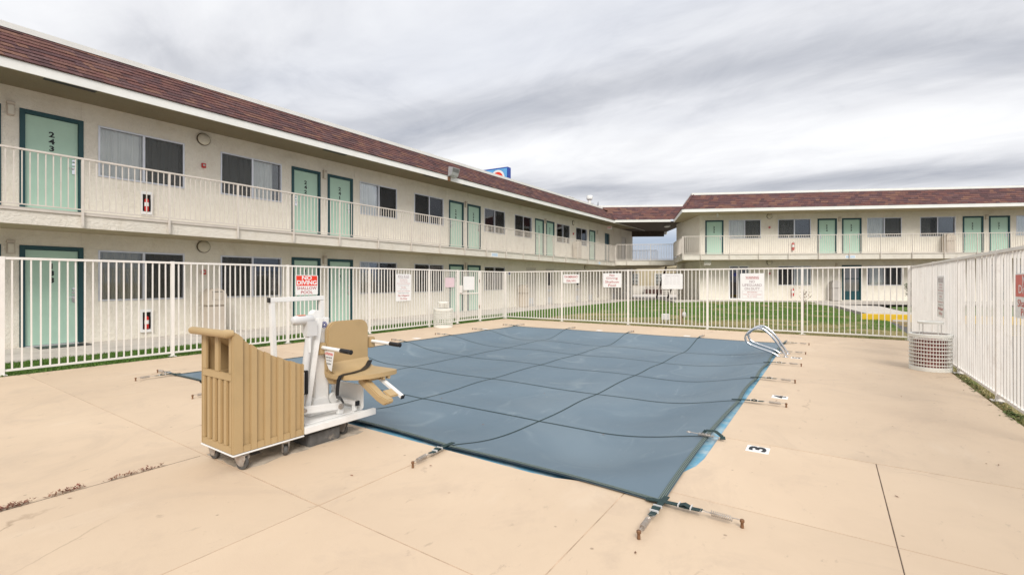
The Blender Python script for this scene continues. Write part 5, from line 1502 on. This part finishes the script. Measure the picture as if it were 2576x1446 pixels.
# core, set back behind the ribs
sh.prism([(SY0 + .02, SB + .002), (SY1 - .002, SB + .002), (SY1 - .002, .69), (SY0 + .02, .69)], SX0 + .046, SX1 - .046, yz)
for xa, xb in ((SX0 + .02, SX0 + .045), (SX1 - .045, SX1 - .02)): sh.prism(colpoly(SY0 + .02, SY1, SB, 10, -.004), xa, xb, yz)
tp = [(y, topz(y) - .002) for y in [SY0 + .07 + (SY1 - SY0 - .07) * k / 10 for k in range(11)]]
sh.prism(tp + [(y, z - .025) for y, z in reversed(tp)], SX0 + .046, SX1 - .046, yz)
sh.prism([(SY1 - .26, .69), (SY1 - .24, .69), (SY1 - .24, topz(SY1 - .24) - .03), (SY1 - .26, topz(SY1 - .26) - .03)], SX0 + .046, SX1 - .046, yz)
# side ribs, both long faces
gy0 = [SY0 + .075 + .103 * k for k in range(5)]
edges = [SY0] + [v for g_ in gy0 for v in (g_, g_ + .055)] + [SY1]
for xa, xb in ((SX1 - .02, SX1), (SX0, SX0 + .02)):
    for k in range(0, len(edges), 2):
        sh.prism(colpoly(edges[k], edges[k + 1]), xa, xb, yz)
    for k in range(1, len(edges) - 1, 2):
        sh.prism([(edges[k], SB), (edges[k + 1], SB), (edges[k + 1], SB + .05), (edges[k], SB + .05)], xa, xb, yz)
# front: frame round two tall cubbies above, five slots below
xw = SX1 - SX0 - .04; fx = lambda f: SX0 + .02 + xw * f
for a, b, z0, z1 in ((0, .13, .72, 1.0), (.43, .57, .72, 1.0), (.90, 1, .72, 1.0), (0, 1, .665, .72), (0, 1, SB, .185)):
    sh.box(fx(a), SY0, z0, fx(b), SY0 + .02, z1)
sl = [.07, .26, .45, .64, .83]; cur_ = 0
for q in sl + [1.0]:
    sh.box(fx(cur_), SY0, .185, fx(q), SY0 + .02, .665); cur_ = q + .095
shroud = lb(sh, 'shroud', 'tan', bevel=.004, smooth=True)
hb = MB(); hb.tube([(-4.165, 1.655, 1.012), (-4.155, 1.655, 1.015), (-3.66, 1.655, 1.015)], .028, 14); hb.tube([(-3.665, 1.655, 1.015), (-3.615, 1.66, 1.017), (-3.60, 1.70, 1.02)], [.028, .034, .022], 12)
lb(hb, 'handle_bar', 'tan', shroud, smooth=True)
lb(MB().box(-4.06, 1.72, .985, -3.64, 1.77, 1.004), 'top_lip', 'tan', shroud, bevel=.01, smooth=True)
# chassis
ch = MB(); ch.box(-4.097, 1.686, .118, -3.583, 2.25, .130); ch.box(-3.615, 2.251, .135, -3.575, 2.98, .192); ch.box(-4.125, 2.251, .135, -4.085, 2.95, .192); ch.box(-4.084, 2.255, .150, -3.616, 2.90, .180)
lb(ch, 'chassis', 'liftwhite', bevel=.004)
lb(MB().box(-4.05, 2.30, .1815, -3.66, 2.80, .190), 'deck_plate', 'liftwhite', bevel=.002)
pl = rrect(-4.10, .193, -3.625, .425, .03, 4)
lb(MB().prism(pl, 2.862, 2.874, lambda a, b, c: (a, c, b)), 'splash_plate', 'liftwhite')
lb(MB().box(-4.02, 2.795, .245, -3.645, 2.83, .285), 'cross_bar', 'liftwhite', bevel=.003); lb(MB().box(-3.644, 2.793, .243, -3.628, 2.832, .287), 'end_cap', 'black')
lb(MB().box(-3.70, 2.80, .191, -3.67, 2.83, .244), 'bar_foot', 'liftwhite')
# mast
ms = MB(); ms.box(-3.935, 2.515, .26, -3.845, 2.655, 1.06); ms.prism([(2.47, 1.04), (2.60, 1.04), (2.585, 1.10), (2.555, 1.135), (2.51, 1.14), (2.475, 1.11)], -3.90, -3.835, yz)
ms.prism([(2.44, .191), (2.74, .191), (2.72, .235), (2.66, .26), (2.63, .34), (2.50, .34), (2.47, .26)], -3.955, -3.825, yz)
mast = lb(ms, 'mast', 'liftwhite', bevel=.006, smooth=True)
lb(MB().box(-4.045, 2.64, .19, -3.955, 2.74, 1.055), 'rear_column', 'liftwhite', bevel=.006)
ar = MB(); ar.bar((-3.80, 2.53, 1.07), (-3.79, 2.40, .30), .045, .05, (0, 1, 0)); lb(ar, 'link_arm', 'liftwhite', bevel=.005)
ar = MB(); ar.bar((-3.72, 2.30, .30), (-3.70, 2.68, .262), .04, .065); ar.box(-3.72, 2.64, .191, -3.68, 2.70, .25); lb(ar, 'base_arm', 'liftwhite', bevel=.006)
lb(MB().lathe([(.026, 0), (.026, .014), (.012, .016), (.012, .028)], 16, (-3.682, 2.665, .263), 'x'), 'pivot', 'steel', smooth=True)
lb(MB().lathe([(.018, 0), (.018, .014), (.01, .016)], 14, (-3.70, 2.32, .298), 'x'), 'pivot', 'steel', smooth=True)
ac = MB(); ac.tube([(-3.775, 2.42, 1.00), (-3.775, 2.375, .62)], .030, 14); ac.tube([(-3.775, 2.378, .64), (-3.77, 2.345, .32)], .018, 12); ac.box(-3.81, 2.375, .92, -3.742, 2.47, 1.05)
actu = lb(ac, 'actuator', 'liftgrey', smooth=True)
lb(MB().lathe([(.012, 2.255), (.030, 2.262), (.041, 2.29), (.041, 2.44), (.034, 2.45)], 18, (-3.785, 0, 1.062), 'y'), 'motor', 'liftgrey', actu, smooth=True)
lb(MB().box(-3.805, 2.31, 1.1015, -3.765, 2.375, 1.106), 'warning_label', 'orange', actu)
lb(MB().box(-3.742, 2.385, .78, -3.739, 2.405, .90), 'tube_label', 'signwhite', actu)
bt = MB().box(-3.80, 2.285, .43, -3.735, 2.345, .62); bt = lb(bt, 'battery', 'liftwhite', bevel=.004)
lb(MB().box(-3.806, 2.346, .425, -3.729, 2.375, .63), 'battery_cradle', 'black', bevel=.003)
em = MB(); em.lathe([(.030, 0), (.030, .003)], 26, (-3.8445, 2.607, 1.0), 'x'); em = lb(em, 'emblem', 'navy', mast)
ems = MB(); ems.lathe([(.036, 0), (.036, .0025)], 26, (-3.8448, 2.607, 1.0), 'x'); lb(ems, 'emblem_ring', 'signwhite', mast)
for k in range(9):
    a = 2 * math.pi * k / 9; st5 = MB(); st5.lathe([(.004, 0), (.004, .001)], 5, (-3.8413, 2.607 + .022 * math.cos(a), 1.0 + .022 * math.sin(a)), 'x'); lb(st5, 'emblem_star', 'signwhite', mast)
s5 = MB(); s5.add([(-3.8408, 2.607 + (.014 if k % 2 else .006) * math.cos(k * math.pi / 5 + .3), 1.0 + (.014 if k % 2 else .006) * math.sin(k * math.pi / 5 + .3)) for k in range(10)], [tuple(range(10))]); lb(s5, 'emblem_star', 'signwhite', mast, fixn=False)
cy = MB(); cy.tube([(-3.93, 2.80, .75), (-3.93, 2.785, .36)], .014, 10); cy.lathe([(.032, .20), (.036, .36), (.028, .37)], 14, (-3.93, 2.785, 0)); cy.lathe([(.045, 0), (.055, .02), (.045, .04)], 14, (-3.90, 2.72, .30), 'x')
lb(cy, 'gas_strut', 'liftwhite', smooth=True)
# push frame
pf = MB(); pf.bar((-4.15, 2.33, .16), (-4.15, 2.285, 1.21), .04, .04, (1, 0, 0)); pf.bar((-4.15, 2.80, .16), (-4.15, 2.78, 1.21), .04, .04, (1, 0, 0)); pf.bar((-4.15, 2.262, 1.23), (-4.15, 2.802, 1.235), .042, .042)
lb(pf, 'push_frame', 'liftwhite', bevel=.003); lb(MB().box(-4.172, 2.254, 1.208, -4.128, 2.262, 1.252), 'end_cap', 'black')
lb(MB().box(-4.17, 2.30, .135, -4.126, 2.84, .17), 'frame_foot', 'liftwhite')
# seat
sp = MB()
bp = [(2.605, .575), (3.065, .575)] + [(3.065 - .09 + .09 * math.cos(a), .935 + .09 * math.sin(a)) for a in [math.pi / 2 * k / 6 for k in range(7)]] + [(2.605 + .10 - .10 * math.sin(a), .925 + .10 * math.cos(a)) for a in [math.pi / 2 * k / 6 for k in range(7)]]
sp.prism(bp, -3.845, -3.79, yz)
back = lb(sp, 'backrest', 'tan', bevel=.012, smooth=True)
sp = MB()
fp = [(-3.80, 2.585), (-3.66, 2.575), (-3.54, 2.60), (-3.45, 2.66), (-3.395, 2.76), (-3.375, 2.88), (-3.375, 3.03), (-3.40, 3.08), (-3.45, 3.09), (-3.80, 3.08)]
sp.prism(fp, .525, .565)
fil = [(-3.80, .56), (-3.80, .66), (-3.787, .65), (-3.775, .625), (-3.755, .597), (-3.725, .577), (-3.68, .5655), (-3.66, .5645), (-3.66, .56)]
sp.prism(fil, 2.61, 3.06, lambda a, b, c: (a, c, b))
sp.box(-3.42, 2.90, .497, -3.38, 2.925, .526); sp.box(-3.42, 2.96, .497, -3.38, 2.985, .526); sp.box(-3.60, 2.78, .497, -3.43, 2.925, .5245)
seat = lb(sp, 'seat', 'tan', bevel=.008, smooth=True)
sp = MB(); sp.prism([(-3.90, .60), (-3.83, .70), (-3.80, .56), (-3.70, .525), (-3.70, .47), (-3.78, .46)], 2.61, 2.68, lambda a, b, c: (a, c, b)); sp.box(-3.86, 2.70, .52, -3.74, 3.0, .574)
lb(sp, 'seat_bracket', 'tan', bevel=.008, smooth=True)
for y, o in ((2.56, -1), (3.115, 1)):
    a = MB(); a.box(-3.93, y - .035, .735, -3.795, y + .04, .84); am = lb(a, 'armrest_block', 'tan', bevel=.008, smooth=True)
    lb(MB().box(-3.92, y - .043, .79, -3.85, y - .036, .84), 'bracket_plate', 'liftwhite', am, bevel=.002)
    lb(MB().tube([(-3.80, y, .80), (-3.52, y, .793)], .0165, 12), 'armrest_tube', 'liftwhite', am, smooth=True)
    lb(MB().tube([(-3.535, y, .7935), (-3.53, y, .7935), (-3.42, y, .790), (-3.415, y, .790), (-3.395, y, .7895), (-3.39, y, .7895)], [.018, .0205, .0205, .017, .022, .014], 12), 'grip', 'black', am, smooth=True)
# warning placard hung from the near armrest
pc = MB(); pc.add([(-3.775, 2.563, .775), (-3.61, 2.545, .775), (-3.655, 2.55, .60), (-3.70, 2.555, .615), (-3.74, 2.56, .66)], [(0, 1, 2, 3, 4)]); m_ = MB(); m_.slab(pc.v, .002, (0, .003, 0)); plac = lb(m_, 'placard', 'signwhite')
def pt(name, body, mat, z, w, h, xc):
    vs, fs, tw, th = text_mesh(body, .02)
    mm = MB().add([(xc + x * w / tw, 2.553 - .109 * ((xc + x * w / tw) + 3.69) - .003, z + yy * h / th) for x, yy, zz in vs], fs); lb(mm, name, mat, plac, fixn=False)
pt('lettering', 'ATTENTION', 'signred', .752, .13, .022, -3.692)
for k, tx in enumerate(('must read all', 'warning labels and', 'instructions')): pt('lettering', tx, 'blackpaint', .722 - .028 * k, .10 - .012 * k, .014, -3.693)
def rib(pts, w, name, mat, side=(0, 1, 0)):
    m = MB()
    for a, b in zip(pts, pts[1:]): m.bar(a, b, w, .004, side)
    return lb(m, name, mat)
bl = MB(); path = [(-3.76, 3.06, .62), (-3.70, 2.98, .585), (-3.62, 2.86, .572), (-3.575, 2.72, .572), (-3.565, 2.62, .574), (-3.56, 2.575, .565), (-3.562, 2.556, .53), (-3.568, 2.55, .46), (-3.575, 2.552, .40), (-3.56, 2.55, .385), (-3.53, 2.56, .37), (-3.512, 2.575, .335)]
wid = [.045] * 9 + [.045, .03, .012]; v = []
for i, p in enumerate(path):
    p = Vector(p); d = Vector(path[min(i + 1, len(path) - 1)]) - Vector(path[max(i - 1, 0)]); ref = Vector((0, 0, 1)) if abs(d.normalized().z) < .6 else Vector((0, -1, 0))
    s_ = d.cross(ref).normalized() * wid[i] / 2; nrm_ = s_.cross(d).normalized() * .002
    v += [p - s_ + nrm_, p + s_ + nrm_, p + s_ - nrm_, p - s_ - nrm_]
f = []
for i in range(len(path) - 1):
    for k in range(4): f.append((4 * i + k, 4 * i + (k + 1) % 4, 4 * i + 4 + (k + 1) % 4, 4 * i + 4 + k))
bl.add(v, f); lb(bl, 'seat_belt', 'black', smooth=True)
# footrest
ft = MB(); ft.bar((-3.47, 2.935, .50), (-3.17, 2.935, .365), .035, .03); lb(ft, 'footrest_bar', 'liftwhite', bevel=.003)
ft = MB(); ft.bar((-3.1695, 2.935, .3645), (-3.160, 2.935, .3605), .036, .031); lb(ft, 'end_cap', 'black')
ft = MB(); ft.prism([(-3.55, .50), (-3.50, .525), (-3.27, .40), (-3.16, .375), (-3.155, .345), (-3.21, .318), (-3.30, .345), (-3.55, .475)], 2.75, 2.825, lambda a, b, c: (a, c, b)); ft.bar((-3.30, 2.87, .42), (-3.20, 2.87, .376), .10, .02)
lb(ft, 'footrest', 'tan', bevel=.008, smooth=True)
# casters
def caster(x, y, ang, r=.046):
    root = MB(); c, s_ = math.cos(ang), math.sin(ang)
    def tr(p): return (x + p[0] * c - p[1] * s_, y + p[0] * s_ + p[1] * c, p[2])
    k = MB(); k.prism([(-.05, .108), (.045, .108), (.05, .085), (.03, r - .01), (.0, r - .016), (-.02, r)], -.024, -.020, lambda a, b, cc: (a + .02, cc, b)); k.prism([(-.05, .108), (.045, .108), (.05, .085), (.03, r - .01), (.0, r - .016), (-.02, r)], .020, .024, lambda a, b, cc: (a + .02, cc, b)); k.box(-.05, -.03, .104, .06, .03, .1115)
    k.v = [tr(p) for p in k.v]; o = lb(k, 'caster', 'steel', bevel=.001)
    w = MB().lathe([(r * .72, -.014), (r * .95, -.014), (r, -.008), (r, .008), (r * .95, .014), (r * .72, .014)], 22, (0.03, 0, r + .001), 'y'); w.v = [tr(p) for p in w.v]; lb(w, 'tyre', 'rubber', o, smooth=True)
    w = MB().lathe([(.008, -.0185), (r * .25, -.017), (r * .7, -.012), (r * .7, .012), (r * .25, .017), (.008, .0185)], 18, (0.03, 0, r + .001), 'y'); w.v = [tr(p) for p in w.v]; lb(w, 'hub', 'hub', o, smooth=True)
caster(-3.645, 1.76, R(25)); caster(-4.05, 1.755, R(10)); caster(-3.66, 2.12, R(-20), .040); caster(-3.72, 2.68, R(30), .046); caster(-4.05, 2.68, R(0), .046)
lb(MB().box(-3.65, 1.83, .085, -3.61, 1.90, .097), 'brake_lever', 'black', bevel=.002)
blk = MB(); blk.box(-.12, -.15, 0, .12, .15, .105)
tag(blk.build('support_block', M['blockgrey'], None, bevel=.006, loc=(-3.735, 2.46, .004)), 'scuffed dark block wedged under the pool lift', 'block')
M['patch'] = pmat('rough_repair_mortar', (.42, .36, .29), .95, .3, 14, .5, 50, grime=.7, gcol=(.24, .2, .16), gscale=7)
rn = random.Random(21); pp = []
for k in range(46):
    f = k / 46 * 4; sdx = int(f); q = f - sdx; j = lambda: rn.uniform(-.03, .03)
    x0, y0, x1, y1 = -4.16, 1.765, -3.60, 2.86
    pp.append([(x0 + (x1 - x0) * q, y0 + j() * .4), (x1 + j(), y0 + (y1 - y0) * q), (x1 - (x1 - x0) * q, y1 + j()), (x0 + j(), y1 - (y1 - y0) * q)][sdx])
MB().prism(pp, -.004, .0035).build('repair_patch', M['patch'], deck)

# a scatter of dry leaves and grit blown onto the deck and cover
lf = MB(); rn = random.Random(77)
for k in range(150):
    x, y = rn.uniform(-9.9, 1.4), rn.uniform(.6, 14.2)
    if rn.random() < .35: x, y = rn.choice(((-9.9 + abs(rn.gauss(0, .25)), y), (x, 14.2 - abs(rn.gauss(0, .2))), (1.45 - abs(rn.gauss(0, .3)), y)))
    z = .004
    if CX0 - .1 < x < CX1 + .1 and CY0 - .1 < y < CY1 + .1: z = cover_pt((x - CX0) / (CX1 - CX0), (y - CY0) / (CY1 - CY0)).z + .006 if CX0 + .1 < x < CX1 - .1 and CY0 + .1 < y < CY1 - .1 else .03
    a = rn.uniform(0, 6.283); l = rn.uniform(.006, .02); d = Vector((math.cos(a), math.sin(a), rn.uniform(0, .2))) * l; s_ = Vector((-math.sin(a), math.cos(a), rn.uniform(0, .3))) * l * .35
    p = Vector((x, y, z)); lf.add([p - d, p + s_, p + d, p - s_], [(0, 1, 2, 3)])
tag(lf.build('leaf_litter', M['weed'], None, fixn=False), 'tiny dry brown leaves and grit scattered over the deck', 'leaves', kind='stuff')
